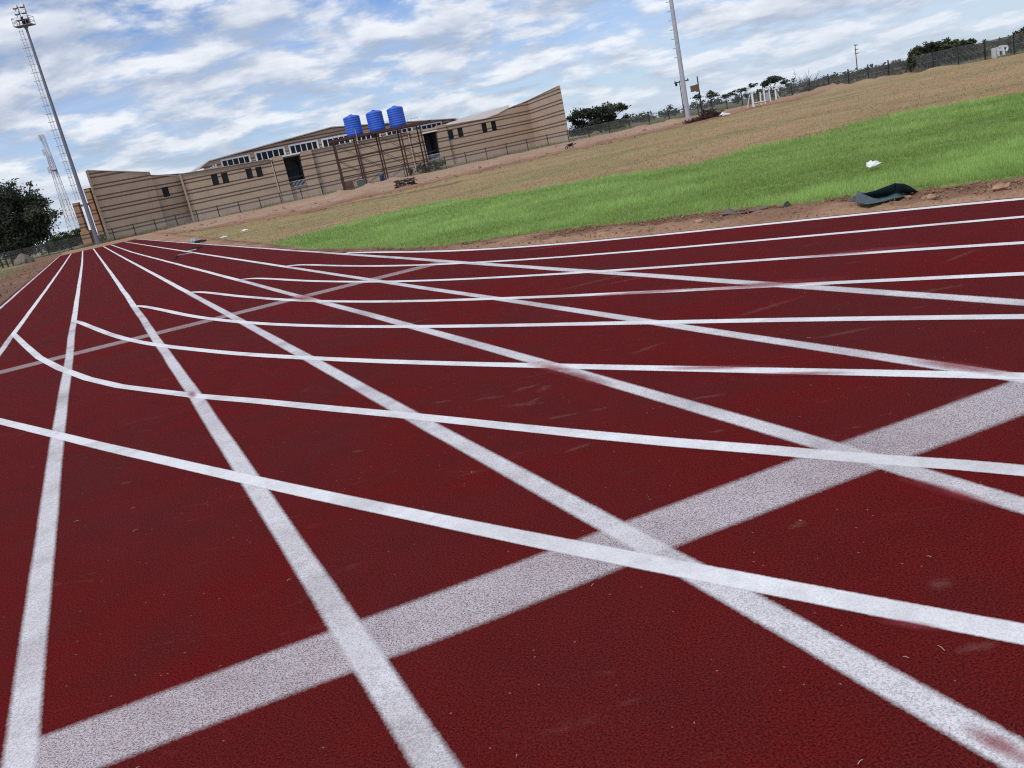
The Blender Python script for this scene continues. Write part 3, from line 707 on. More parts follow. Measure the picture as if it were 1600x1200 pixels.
def pavilion():
    L0 = at(167, 360, 134); L1 = at(291, 310, 143); R1 = at(832, 200, 168); R0 = at(880, 180, 147)
    WL, WF, WR = Plane(L0, L1), Plane(L1, R1), Plane(R1, R0)
    root = thing('pavilion', (WF.a.x, WF.a.y, 0), 'long striped tan and brown brick pavilion with high raking end walls', 'building')
    zb = -0.3
    # --- left raking wing
    mb = MB()
    tl = [WL.pix(*p) for p in ((137, 266.5), (234, 269.5), (238, 272.5), (280.5, 273))]
    tl[0] = (0.0, tl[0][1]); tl[-1] = (WL.L, tl[-1][1])
    w0, w1 = WL.pix(257, 292), WL.pix(272, 305)
    hl = (w0[0], w1[1], w1[0], w0[1])
    sS = tl[1][0]; rec = 1.3
    wall(mb, WL, [(0, zb), (sS, zb), tl[1], tl[0]])
    wall(mb, WL, [(sS - 1.5, zb), (WL.L + 3.2, zb), (WL.L + 3.2, tl[3][1]), (tl[2][0], tl[2][1]), (sS - 1.5, tl[2][1] - 0.02)], [hl], off=-rec)
    # end return of the left wing, running back
    back = lambda p, d: Vector((p.x, p.y)) - WL.n * d
    eb = Plane((L0.x - 9 * 0.44, L0.y + 9), tuple(WL.w(0, 0)[:2]))
    wall(mb, eb, [(0, zb), (eb.L - 0.36, zb), (eb.L - 0.36, tl[0][1]), (0, tl[0][1] - 0.6)])
    mb.build('wing_wall', 'brick', root)
    # --- facade
    def fp(px, py, off=0.0): return WF.pix(px, py, off)
    top = [fp(281, 272.5), fp(427, 248)]
    zc = [p[1] for p in top]
    s_end = WF.L
    tR = [fp(689, 197.5), fp(759, 185.5), fp(776, 179), fp(793, 170)]
    ztopR0 = fp(828, 157)[1]
    s445, s472 = fp(446, 265)[0], fp(473, 262)[0]; s661, s679 = fp(664, 230)[0], fp(686, 228)[0]
    zt1 = fp(450, 244)[1]; zb1 = fp(470, 291)[1]; zt2 = fp(668, 208)[1]; zb2 = fp(680, 250)[1]
    z1 = zc[0]; zm = fp(500, 232)[1]; zm2 = fp(640, 206)[1]
    outl = [(0.02, zb), (s_end, zb), (s_end, ztopR0)] + [tR[3], tR[2], tR[1], tR[0]] + [(s661, zm2), (s472 + 0.1, zm), (s472, zc[1]), (0.02, zc[0])]
    wins = []
    for q in (((331, 274), (342, 289.5)), ((346, 272), (358.5, 286.5)), ((384.5, 265), (395.5, 279.5)), ((399.5, 262.5), (411.5, 276.5)),
              ((699.5, 205), (710, 217)), ((714, 201.5), (725.5, 213.5)), ((752, 194), (762.5, 207)), ((766.5, 191), (777.5, 204))):
        a, b = fp(*q[0]), fp(*q[1]); cs = (a[0] + b[0]) / 2; hw = max(0.5, abs(b[0] - a[0]) / 2 * 0.94)
        wins.append((cs - hw, b[1] + 0.1, cs + hw, a[1] + 0.1))
    e1 = (s445, max(zb1, 0.9), s472, zt1); e2 = (s661, max(zb2, 0.9), s679, zt2)
    mb = MB(); wall(mb, WF, outl, wins + [e1, e2])
    mb.build('facade_wall', 'brick', root)
    # projecting piers beside the entrances
    for s0, s1, zt in ((s445 - 1.7, s445 - 0.02, zc[1] + 0.25), (s472 + 0.02, s472 + 2.0, zm + 0.1), (s661 - 2.2, s661 - 0.02, zm2 + 0.1), (s679 + 0.02, s679 + 1.9, zm2 + 0.1)):
        mb = MB(); pbox(mb, WF, s0, zb, s1, zt, 0.003, 0.45); mb.build('pier', 'brick', root)
    for s0 in (0.0,):
        mb = MB(); pbox(mb, WF, 0.0, zb, 0.26, zc[0] + 0.05, 0.004, 0.25); mb.build('quoin', 'quoin', root)
    mb = MB(); pbox(mb, WL, -0.28, zb, 0.02, tl[0][1] - 0.02, -0.02, 0.14); mb.build('quoin', 'quoin', root)
    # recessed entrances
    for (s0, z0, s1, z1_) in (e1, e2):
        mb = MB()
        pbox(mb, WF, s0 - 0.1, z0 - 0.2, s1 + 0.1, z1_ + 0.2, -4.0, -4.2)
        pbox(mb, WF, s0 - 0.3, z0 - 0.2, s0 - 0.1, z1_ + 0.2, -0.36, -4.0); pbox(mb, WF, s1 + 0.1, z0 - 0.2, s1 + 0.3, z1_ + 0.2, -0.36, -4.0)
        pbox(mb, WF, s0 - 0.3, z1_ + 0.2, s1 + 0.3, z1_ + 0.3, -0.36, -4.2); pbox(mb, WF, s0 - 0.3, z0 - 0.3, s1 + 0.3, z0 - 0.2, -0.36, -4.2)
        zm_ = z0 + (z1_ - z0) * 0.30; pbox(mb, WF, s0 - 0.09, zm_, s1 + 0.09, zm_ + 0.25, -1.8, -2.4)
        en = mb.build('entrance', 'interior', root)
        rb = MB(); zr = z0 + 1.0
        for z in (z0 + 0.12, zr): rb.bar(WF.w(s0, z, 0.1), WF.w(s1, z, 0.1), 0.07)
        for k in np.linspace(s0, s1, 14): rb.bar(WF.w(k, z0, 0.1), WF.w(k, zr, 0.1), 0.04)
        rb.build('railing', 'greypaint', en)
        lb = MB(); pbox(lb, WF, s0 - 0.1, z1_ + 0.01, s1 + 0.1, z1_ + 0.25, 0.004, 0.5); lb.build('lintel', 'white', en)
    # windows
    def window(pl, h, mull=True, o_=0.0):
        s0, z0, s1, z1_ = h; g = MB(); pbox(g, pl, s0, z0, s1, z1_, o_ - 0.22, o_ - 0.25); w = g.build('window', 'glass', root)
        f = MB(); t = 0.05
        pbox(f, pl, s0, z0, s0 + t, z1_, o_ - 0.12, o_ - 0.19); pbox(f, pl, s1 - t, z0, s1, z1_, o_ - 0.12, o_ - 0.19)
        pbox(f, pl, s0 + t, z0, s1 - t, z0 + t, o_ - 0.12, o_ - 0.19); pbox(f, pl, s0 + t, z1_ - t, s1 - t, z1_, o_ - 0.12, o_ - 0.19)
        if mull: pbox(f, pl, (s0 + s1) / 2 - 0.03, z0 + t, (s0 + s1) / 2 + 0.03, z1_ - t, o_ - 0.12, o_ - 0.19)
        f.build('frame', 'darkmetal', w)
    for h in wins: window(WF, h, False)
    window(WL, hl, True, -rec)
    cb = MB(); cb.bar(WF.w(0.02, zc[0] + 0.05, 0.02), WF.w(s445 - 1.75, zc[1] + 0.05, 0.02), 0.5, 0.09); cb.build('coping', 'roof', root)
    cb = MB(); cb.bar(WF.w(s472 + 2.02, zm + 0.05, 0.02), WF.w(s661 - 2.25, zm2 + 0.05, 0.02), 0.5, 0.09); cb.build('coping', 'roof', root)
    # rain-water pipes
    for s0, zt in ((s445 - 1.95, zc[1]), ((s472 + s661) / 2 - 1.0, zm - 0.3), (s661 - 2.6, zm2)):
        d = MB(); d.tube([WF.w(s0, zt, 0.14), WF.w(s0, 0.0, 0.14)], 0.09, 8); d.box(WF.w(s0, zt, 0.2), (0.42, 0.3, 0.35), WF.rz)
        d.build('downpipe', 'paleroof', root)
    # --- right raking wing
    mb = MB()
    ap = WR.pix(871.5, 135)
    wall(mb, WR, [(0.0, zb), (WR.L, zb), (WR.L, ap[1]), (0.0, ztopR0)])
    rb_ = Plane(tuple(WR.w(WR.L, 0)[:2]), (R0.x + 9 * 0.04, R0.y + 9))
    wall(mb, rb_, [(0.36, zb), (rb_.L, zb), (rb_.L, ap[1] - 0.8), (0.36, ap[1])])
    mb.build('wing_wall', 'brick', root)
    c2 = MB(); c2.bar(WR.w(0, ztopR0 + 0.05, -0.17), WR.w(WR.L, ap[1] + 0.05, -0.17), 0.5, 0.1); c2.build('coping', 'paleroof', root); c2 = MB()
    pts = [tR[0], tR[1], tR[2], tR[3], (s_end, ztopR0)]
    for a, b in zip(pts, pts[1:]): c2.bar(WF.w(a[0], a[1] + 0.05, -0.17), WF.w(b[0], b[1] + 0.05, -0.17), 0.5, 0.1)
    c2.build('coping', 'paleroof', root); c2 = MB()
    for (a, b), dd_ in zip(zip(tl, tl[1:]), (0, 0.65, rec)): c2.bar(WL.w(a[0], a[1] + 0.05, -0.17 - dd_), WL.w(b[0], b[1] + 0.05, -0.17 - dd_), 0.5, 0.1)
    c2.build('coping', 'paleroof', root)
    # --- flat roof behind the parapet and rear wall, so that the block is closed
    rf = MB(); D = 9.0
    q = [WF.w(0.3, zc[0] - 0.25, -0.4), WF.w(s679, zm2 - 0.25, -0.4), WF.w(s679, zm2 - 0.25, -D), WF.w(0.3, zc[0] - 0.25, -D)]
    rf.add(q + [v - Vector((0, 0, 0.2)) for v in q], [(0, 1, 2, 3), (7, 6, 5, 4), (0, 4, 5, 1), (1, 5, 6, 2), (2, 6, 7, 3), (3, 7, 4, 0)])
    rf.build('roof', 'roof', root)
    rr = MB()                                    # sloping pale roof over the right block
    a, b = WF.w(tR[0][0] + 0.4, tR[0][1] + 0.02, -0.5), WF.w(tR[3][0], tR[1][1] + 0.02, -0.5)
    HB = Plane(WF.w(0, 0, -14)[:2], WF.w(WF.L, 0, -14)[:2])
    c_ = HB.w(*HB.pix(795, 164)); d_ = HB.w(*HB.pix(709, 187.5))
    q = [a, b, c_, d_]; rr.add(q + [v - Vector((0, 0, 0.15)) for v in q], [(0, 1, 2, 3), (7, 6, 5, 4), (0, 4, 5, 1), (1, 5, 6, 2), (2, 6, 7, 3), (3, 7, 4, 0)])
    rr.build('roof', 'paleroof', root)
    # --- the hall behind with its low gable and clerestory
    H = Plane(WF.w(0, 0, -D)[:2], WF.w(WF.L, 0, -D)[:2])
    g = [H.pix(*p) for p in ((318, 262), (326, 253.5), (517, 201), (704, 187), (704, 205))]
    zlow = zm2 - 0.6
    hl_ = [(g[0][0], zlow), (g[4][0], zlow), (g[3][0], g[3][1]), (g[2][0], g[2][1]), (g[1][0], g[1][1]), (g[0][0], g[1][1] - 0.5)]
    cls = []
    for x0, y0, x1 in ((345, 250.5, 389), (398, 238.5, 443), (451, 227.5, 495), (502, 218, 545), (556, 213.5, 593), (603, 205.5, 643), (650, 197.5, 689)):
        a, b = H.pix(x0, y0), H.pix(x1, y0 - 0.17 * (x1 - x0)); zt = (a[1] + b[1]) / 2
        cls.append((a[0], zt - 1.55, b[0], zt))
    mb = MB(); wall(mb, H, hl_, cls, 0.3); hw = mb.build('hall_wall', 'brick', root)
    for (s0, z0, s1, z1_) in cls:
        gl = MB(); pbox(gl, H, s0, z0, s1, z1_, -0.2, -0.23); w = gl.build('clerestory_window', 'glass', root)
        f = MB(); t = 0.28
        pbox(f, H, s0 - 0.12, z0 - 0.12, s0 + t - 0.12, z1_ + 0.16, 0.12, -0.12); pbox(f, H, s1 - t + 0.12, z0 - 0.12, s1 + 0.12, z1_ + 0.16, 0.12, -0.12)
        pbox(f, H, s0 + t - 0.12, z1_ - t + 0.16, s1 - t + 0.12, z1_ + 0.16, 0.12, -0.12); pbox(f, H, s0 + t - 0.12, z0 - 0.12, s1 - t + 0.12, z0 + t - 0.12, 0.12, -0.12)
        for k in range(1, 5):
            s = s0 + (s1 - s0) * k / 5; pbox(f, H, s - 0.07, z0 + t - 0.12, s + 0.07, z1_ - t + 0.16, 0.08, -0.1)
        f.build('frame', 'white', w)
    roof = MB(); ov = 0.7; DD = 26
    prof = [(g[0][0] - 0.6, g[1][1] - 0.75), (g[1][0], g[1][1] + 0.1), (g[2][0], g[2][1] + 0.15), (g[3][0] + 0.9, g[3][1] - 0.05)]
    for (a, b) in zip(prof, prof[1:]):
        q = [H.w(*a, ov), H.w(*b, ov), H.w(*b, -DD), H.w(*a, -DD)]
        roof.add(q + [v + Vector((0, 0, 0.14)) for v in q], [(3, 2, 1, 0), (4, 5, 6, 7), (0, 1, 5, 4), (1, 2, 6, 5), (2, 3, 7, 6), (3, 0, 4, 7)])
    rfo = roof.build('hall_roof', 'roof', root)
    gt = MB(); e = prof[-1]; gt.tube([H.w(e[0] + 0.1, e[1] - 0.05, ov + 0.3), H.w(e[0] + 0.1, e[1] - 0.05, -DD)], 0.2, 8); gt.build('gutter', 'greypaint', rfo)
    # side and rear walls of the hall
    for sx in (g[0][0] + 0.15, g[4][0] - 0.15):
        sd = MB(); P_ = Plane(H.w(sx, 0, -0.31)[:2], H.w(sx, 0, -DD + 0.5)[:2]); wall(sd, P_, [(0, zlow), (P_.L, zlow), (P_.L, g[3][1] - 0.9), (0, g[3][1] - 0.9)], (), 0.2); sd.build('side_wall', 'white', root)
    # pale vent panels at the hall's left end and roof railing
    vb = MB(); s0 = g[0][0]
    for k in range(5): pbox(vb, H, s0 + 0.2 + k * 0.42, g[0][1] - 1.2, s0 + 0.5 + k * 0.42, g[0][1] - 0.45 + k * 0.17, 0.004, 0.08)
    vb.build('vent', 'white', root)
    rl = MB(); za = g[3][1]
    ss = [H.pix(x, 190)[0] for x in (655, 661, 667, 672)]
    for s in ss: rl.bar(H.w(s, za + 0.1, -6), H.w(s, za + 1.9, -6), 0.06)
    for z in (za + 1.2, za + 1.85): rl.bar(H.w(ss[0], z, -6), H.w(ss[-1], z, -6), 0.06)
    rl.build('roof_railing', 'greymetal', root)
    return WF
WF = pavilion()

def gateway():
    Y = 139; b1 = at(137, 372, Y); b2 = at(158, 360, Y + 1)
    root = thing('gateway', (b1.x, b1.y, 0), 'striped brick gateway of two pillars joined by a thin beam', 'gateway')
    t1 = at(119, 317, Y).z; t2 = at(141, 293, Y).z
    for b, z in ((b1, t1), (b2, t2)):
        mb = MB(); mb.box((b.x, b.y, z / 2 - 0.2), (0.85, 0.9, z + 0.4)); mb.build('pillar', 'warmbrick', root)
    mb = MB(); mb.box((b1.x + 0.1, b1.y - 0.1, 1.0), (1.35, 1.3, 2.4)); mb.build('plinth', 'warmbrick', root)
    mb = MB(); mb.box(((b1.x + b2.x) / 2, b1.y + 0.4, t1 - 0.55), (b2.x - b1.x - 0.85, 0.4, 0.34)); mb.build('beam', 'greymetal', root)
gateway()

# ------------------------------------------------------------------ water tanks on their stand
def tank_stand():
    Yt = 126.0
    a, b = at(516, 219, Yt), at(673, 191.5, Yt + 3); zt = a.z * 0.5 + b.z * 0.5
    e = Vector((b.x - a.x, b.y - a.y, 0)); L = e.length; e /= L; n = Vector((e.y, -e.x, 0))
    base = Vector((a.x, a.y, 0)); root = thing('tank_stand', base, 'rust red steel scaffold stand carrying the three blue tanks', 'stand')
    W = 2.7
    P = lambda s, d, z: base + e * s - n * d + Vector((0, 0, z))
    dk = MB()
    for d in (0.0, W): dk.bar(P(0, d, zt), P(L, d, zt), 0.18, 0.34)
    for s in np.linspace(0.2, L - 0.2, 16): dk.bar(P(s, 0.1, zt + 0.06), P(s, W - 0.1, zt + 0.06), 0.14, 0.16)
    dk.build('deck', 'rust', root)
    xs = [at(523, 240, Yt), at(560, 232, Yt), at(596, 226, Yt), at(632, 219, Yt), at(664, 212, Yt)]
    ss = [(Vector((p.x, p.y, 0)) - base).dot(e) for p in xs]; ss[0] = max(ss[0], 0.4)
    first = None
    for s in ss:
        for d in (0.0, W):
            mb = MB(); mb.tube([P(s, d, -0.2), P(s, d, zt - 0.17)], 0.105, 8); mb.box(P(s, d, 0.02), (0.35, 0.35, 0.08)); mb.build('column', 'rust', root)
    for d in (0.0, W):
        br = MB()
        for z in (zt * 0.27, zt * 0.62): br.bar(P(ss[0] - 0.2, d, z), P(ss[-1] + 0.2, d, z), 0.12, 0.16)
        for s0, s1 in zip(ss, ss[1:]):
            br.bar(P(s0, d + 0.06, zt * 0.62), P(s1, d + 0.06, zt * 0.27), 0.06); br.bar(P(s1, d - 0.06, zt * 0.27), P(s0, d - 0.06, 0.05), 0.05)
            br.bar(P(s0, d + 0.06, zt - 0.3), P(s1, d + 0.06, zt * 0.62), 0.05)
        br.build('brace', 'rust', root)
    for s in ss:
        for z in (zt * 0.27, zt * 0.62): cr = MB(); cr.bar(P(s, 0.1, z), P(s, W - 0.1, z), 0.07); cr.build('cross_brace', 'rust', root)
    rl = MB()
    for s in np.linspace(0.1, 1.8, 4): rl.bar(P(s, W, zt + 0.17), P(s, W, zt + 1.1), 0.04)
    rl.bar(P(0.1, W, zt + 1.1), P(1.8, W, zt + 1.1), 0.04); rl.build('railing', 'rust', root)
    # tanks
    proto = None
    for i, (px, lab) in enumerate(((553.5, 'blue plastic water tank on the stand, the one with a pipe rising before it'),
                                   (591.5, 'blue plastic water tank in the middle of the three'),
                                   (627, 'blue plastic water tank nearest the raking right wall, last of the row'))):
        p = at(px, 200, Yt + 1.3); s = (Vector((p.x, p.y, 0)) - base).dot(e); c = P(s, W / 2, zt + 0.15)
        if proto is None:
            r, h = 1.17, 2.5; prof = [(r - 0.03, 0), (r, 0.05)]
            for k in range(8):
                z = 0.05 + (h - 0.05) * (k + 1) / 8; prof += [(r, z - 0.09), (r + 0.035, z - 0.05), (r, z)]
            prof += [(r - 0.06, h + 0.1), (r * 0.75, h + 0.20), (r * 0.45, h + 0.29), (0.28, h + 0.34)]
            t = thing('water_tank', c, lab, 'water tank', 'blue water tanks on the steel stand')
            MB().lathe(prof, c, 32).build('tank_body', 'blue', t, True); MB().lathe([(0.27, h + 0.33), (0.27, h + 0.41), (0.2, h + 0.43)], c, 20).build('lid', 'blue', t)
            proto = t
        else:
            t = copy_tree(proto); t.location = c; t['label'] = lab
            t['_o'] = tuple(c)
    p = at(559, 219, Yt); m = MB(); m.tube([Vector((p.x, p.y - 0.2, zt - 0.6)), Vector((p.x, p.y - 0.2, zt + 1.0))], 0.06, 8); m.build('pipe', 'greymetal', root)
tank_stand()

# ------------------------------------------------------------------ floodlight masts
def mast(base, h, r0, r1, label, front, mat):
    base = Vector(base); root = thing('floodlight_mast', base, label, 'floodlight mast', 'tall floodlight masts')
    z0 = Vector((0, 0, 1))
    mb = MB(); mb.tube([base - z0 * 0.3, base + z0 * h * 0.33, base + z0 * h * 0.66, base + z0 * h], [r0, r0 + (r1 - r0) * .33, r0 + (r1 - r0) * .66, r1], 14)
    mb.build('pole', mat, root)
    fl = MB(); fl.lathe([(r0 + 0.28, 0), (r0 + 0.28, 0.08), (r0 + 0.05, 0.1)], base, 14)
    for k in range(8):
        w = k * math.pi / 4; fl.box(base + Vector((math.cos(w) * (r0 + 0.16), math.sin(w) * (r0 + 0.16), 0.13)), (0.07, 0.07, 0.12))
    fl.build('base_flange', mat, root)
    # ladder with cage hoops on the left side
    ld = MB(); ox = -0.78; zA = 6.3
    if front: V_ = lambda a, b_, z: Vector((a, b_, z))
    else: V_ = lambda a, b_, z: Vector((b_ + 0.12, -a, z))
    for dx in (-0.2, 0.2): ld.bar(base + V_(ox + dx, 0, zA), base + V_(ox + dx, 0, h - 0.3), 0.05)
    for z in np.arange(zA + 0.2, h - 0.4, 0.34): ld.bar(base + V_(ox - 0.2, 0, z), base + V_(ox + 0.2, 0, z), 0.03)
    cg = ld
    for z in np.arange(zA + 1, h - 0.6, 1.05):
        pts = [base + V_(ox + 0.36 * math.cos(w), 0.36 * math.sin(w) - 0.2, z) for w in np.linspace(0, 2 * math.pi, 11)]
        cg.tube(pts, 0.022, 4, False); cg.bar(base + V_(ox + 0.2, 0, z), base + V_(-r1, 0, z), 0.05)
    cg.build('ladder', 'galvr', root)
    # head
    before = set(root.children); hd = base + z0 * h
    pf = MB(); pf.box(hd + Vector((-0.1, 0, 0.06)), (3.0, 1.7, 0.12)); pf.tube([hd - z0 * 0.6, hd + z0 * 0.02], [r1 + 0.02, 0.5], 12)
    pf.build('platform', 'galv', root)
    rl = MB()
    for sx in (-1.6, -0.55, 0.6, 1.4):
        for sy in (-0.83, 0.83): rl.bar(hd + Vector((sx, sy, 0.12)), hd + Vector((sx, sy, 1.35)), 0.06)
    for z in (0.7, 1.35):
        for sy in (-0.83, 0.83): rl.bar(hd + Vector((-1.6, sy, z)), hd + Vector((1.4, sy, z)), 0.055)
        for sx in (-1.6, 1.4): rl.bar(hd + Vector((sx, -0.83, z)), hd + Vector((sx, 0.83, z)), 0.055)
    rl.bar(hd + Vector((-1.6, -0.83, 0.12)), hd + Vector((-0.55, -0.83, 1.35)), 0.05); rl.bar(hd + Vector((-0.55, -0.83, 0.12)), hd + Vector((-1.6, -0.83, 1.35)), 0.05)
    rl.build('guard_rail', 'greymetal', root)
    fr = MB()
    for sx in (-0.55, 0.0, 1.1): fr.bar(hd + Vector((sx, -0.6, 0.1)), hd + Vector((sx, -0.6, 3.0)), 0.08)
    for z in (1.0, 1.95, 2.9): fr.bar(hd + Vector((-0.8, -0.6, z)), hd + Vector((1.3, -0.6, z)), 0.07)
    fr.build('lamp_frame', 'galv', root)
    bx = MB(); bx.box(hd + Vector((0.2, 0.1, 0.55)), (1.0, 0.7, 0.8)); bx.box(hd + Vector((0.0, 0, 1.25)), (0.75, 0.5, 0.45)); bx.build('gear_box', 'darkmetal', root)
    rot = Matrix.Rotation(R(-25), 3, 'X') @ Matrix.Rotation(R(8), 3, 'Z')
    for zz in (0.95, 1.9, 2.85):
        for sx in (-0.35, 0.8):
            c = hd + Vector((sx, -0.85, zz + 0.1)); b = MB(); b.box(c, (0.72, 0.3, 0.62), rot=rot); b.box(c + rot @ Vector((0, 0.22, 0)), (0.45, 0.2, 0.4), rot=rot)
            l = b.build('floodlight', 'galv', root); g = MB(); g.box(c + rot @ Vector((0, -0.165, 0)), (0.62, 0.03, 0.52), rot=rot); g.build('lens', 'lamp', l)
    for ch in set(root.children) - before:
        for m_ in [ch] + list(ch.children):
            for v in m_.data.vertices: v.co = Vector((0, 0, h)) + (v.co - Vector((0, 0, h))) * 0.76

b = gp(154, 382); mast((b.x, b.y, 0), 28.8, 0.30, 0.15, 'grey floodlight mast with caged ladder and lamp platform beside the pavilion', True, 'galv')
b = gp(1075.5, 186); mast((b.x, b.y, 0), 27.3, 0.31, 0.16, 'pale grey floodlight mast rising from the edge of the brown field', False, 'galvr')

def lattice_tower():
    Y = 300; base = at(124, 383, Y); base.z = 0; top = at(66, 210, Y).z
    root = thing('lattice_tower', base, 'pale red and white lattice telecom tower beyond the fence', 'tower')
    n = 20; w = lambda z: 1.05 * (1 - z / top) ** 1.15 + 0.42
    secs = 5
    for sct in range(secs):
        mb = MB()
        for i in range(n * sct // secs, n * (sct + 1) // secs):
            z0, z1 = top * i / n, top * (i + 1) / n; a, b = w(z0), w(z1)
            c0 = [base + Vector((x * a, y * a, z0)) for x, y in ((-1, -1), (1, -1), (1, 1), (-1, 1))]; c1 = [base + Vector((x * b, y * b, z1)) for x, y in ((-1, -1), (1, -1), (1, 1), (-1, 1))]
            for k in range(4):
                k2 = (k + 1) % 4
                mb.bar(c0[k], c1[k], 0.11); mb.bar(c0[k], c1[k2], 0.05); mb.bar(c0[k2], c1[k], 0.05); mb.bar(c1[k], c1[k2], 0.05)
        mb.build('tower_section', 'greypaint' if sct % 2 == 0 else 'redpaint', root)
    for z, dx in ((top * 0.84, -0.9), (top * 0.84, 1.0), (top * 0.82, 0), (top * 0.66, 1.1), (top * 0.68, -1.2), (top * 0.97, -0.6)):
        mb = MB(); mb.box(base + Vector((dx, -1.0, z)), (0.5, 0.3, 2.0)); mb.bar(base + Vector((dx, -1, z)), base + Vector((dx * 0.5, 0, z)), 0.1); mb.build('antenna', 'greypaint', root)
    mb = MB(); mb.lathe([(0.3, 0), (0.9, 0.2), (0.9, 0.5)], base + Vector((0.6, -1.3, top * 0.66)), 14); mb.build('dish', 'redpaint', root)
lattice_tower()

# ------------------------------------------------------------------ trees and shrubs
def leaf_cloud(name, parent, clumps, n, size, c0, c1, flat=1.0, shell=0.55, o=None):
    cl = np.array([(c.x, c.y, c.z, r) for c, r in clumps]); w = cl[:, 3] ** 2; w = w / w.sum()
    idx = rng.choice(len(cl), n, p=w); C = cl[idx]
    d = rng.normal(size=(n, 3)); d /= np.linalg.norm(d, axis=1)[:, None]
    rad = rng.random(n) ** shell
    wob = 0.75 + 0.45 * vnoise(d[:, 0] * 3 + idx * 7.7, d[:, 1] * 3 + d[:, 2] * 2.1, 1.0, 5, 3)
    # leaves gather on sprays: snap to random spray centres inside the clump
    P = C[:, :3] + d * (rad * wob)[:, None] * C[:, 3:4] * np.array([1, 1, flat])
    K = max(8, n // 22); sp = P[rng.choice(n, K)]; near = rng.integers(0, K, n)
    m = rng.random(n) < 0.75; sc = C[:, 3] * 0.16
    P2 = sp[near] + rng.normal(size=(n, 3)) * sc[:, None] * np.array([1, 1, 0.6 * flat]); P = np.where(m[:, None], P2, P)
    a = rng.normal(size=(n, 3)); a /= np.linalg.norm(a, axis=1)[:, None]
    b = np.cross(a, rng.normal(size=(n, 3))); b /= np.linalg.norm(b, axis=1)[:, None]
    s = size * rng.uniform(0.6, 1.4, n)[:, None]
    a, b = a * s, b * s * 0.55
    V = np.stack([P - a, P + b * 0.9, P + a, P - b * 0.9], 1)
    t = np.clip(0.5 + 0.5 * vnoise(P[:, 0], P[:, 2], 0.8, 3, 3) + rng.normal(0, 0.25, n), 0, 1)[:, None]
    col = np.array(c0) * (1 - t) + np.array(c1) * t
    org = Vector(parent['_o']) if parent is not None else Vector()
    ob = fast_mesh(name, V.reshape(-1, 3) - np.array(org), np.arange(n * 4).reshape(n, 4), 'leaf', np.repeat(col, 4, axis=0))
    if parent is not None: ob.parent = parent
    return ob

def tree(name, label, cat, base, Y, clumps, n, size, c0=(0.018, 0.026, 0.012), c1=(0.055, 0.075, 0.032), flat=1.0, bark='bark', tr=0.18, group=None, depth=1.0, fork=0.4):
    bx = at(*base, Y); b = Vector((bx.x, Y, -0.1)); root = thing(name, (b.x, b.y, 0), label, cat, group)
    cs = []
    for (px, py, r) in clumps:
        c = at(px, py, Y); c.y += random.uniform(-1, 1) * depth * r; cs.append((c, r))
    top = sum((c for c, r in cs), Vector()) / len(cs)
    zf = max(0.3, (min(c.z for c, r in cs)) * fork + 0.2); fk = Vector((b.x + (top.x - b.x) * 0.3, b.y, zf))
    mb = MB(); mb.tube([b, (b + fk) / 2 + Vector((0.05, 0, 0)), fk], [tr * 1.25, tr, tr * 0.8], 8); mb.build('trunk', bark, root)
    lm = MB()
    for c, r in cs:
        mid = fk.lerp(c, 0.5) + Vector((random.uniform(-.2, .2), 0, random.uniform(0, 0.3) * r)); 
        lm.tube([fk - Vector((0, 0, 0.1)), mid, c], [tr * 0.55, tr * 0.33, tr * 0.1], 6)
        for _ in range(4):
            e = c + Vector((random.uniform(-1, 1), random.uniform(-1, 1), random.uniform(-.2, .9) * flat)) * r * 0.85
            lm.tube([mid.lerp(c, 0.6), mid.lerp(e, 0.75), e], [tr * 0.2, tr * 0.12, tr * 0.04], 5)
    lm.build('branches', bark, root)
    leaf_cloud('crown', root, cs, n, size, c0, c1, flat)
    return root

DK = ((0.028, 0.036, 0.026), (0.100, 0.120, 0.076))
OL = ((0.030, 0.042, 0.018), (0.085, 0.105, 0.045))
tree('broad_tree', 'big dark leafy tree standing at the left edge behind the fence', 'tree', (25, 402), 124,
     [(20,302,1.7),(-22,312,2.6),(45,314,2.0),(10,338,2.8),(60,338,1.5),(76,338,1.0),(84,334,.6),(62,318,1.0),(30,362,2.4),(62,366,1.3),(-30,358,3.4),(2,384,2.4),(44,386,1.5),(-72,330,3.4),(-72,378,3),(49,288,.5),(20,395,1.6),(70,352,1.0),(40,345,2.2),(28,325,2.2),(0,320,2.4),(48,362,2.0),(10,362,2.6),(32,380,2.0),(-10,345,2.6),(55,330,1.5),(-40,330,3)],
     46000, 0.20, *DK, tr=0.30, depth=0.8)
tree('round_tree', 'small rounded olive green tree beyond the fence beside the big dark tree', 'tree', (97, 392), 150,
     [(86,374,1.4),(100,371,1.5),(93,383,1.6),(106,380,1.4),(80,386,1.2)], 2600, 0.17, *OL, tr=0.15)
tree('round_tree', 'green bushy tree between the lattice tower and the brick gateway', 'tree', (121, 385), 165,
     [(114,371,1.3),(122,366,1.5),(130,366,1.4),(120,378,1.6),(129,377,1.5)], 2600, 0.18, *OL, tr=0.15)
tree('thin_tree', 'thin pale trunked tree just right of the big dark tree', 'tree', (66, 398), 138,
     [(58,376,1.0),(66,372,.8),(52,384,1.0),(70,383,.9)], 700, 0.15, (0.05, 0.06, 0.03), (0.11, 0.12, 0.06), bark='palebark', tr=0.14)
tree('shrub', 'dry pale shrub at the foot of the left mast by the wall', 'shrub', (160, 378), 128,
     [(158,370,.6),(163,374,.5),(156,376,.5)], 700, 0.11, (0.12, 0.12, 0.06), (0.26, 0.23, 0.12), tr=0.05)
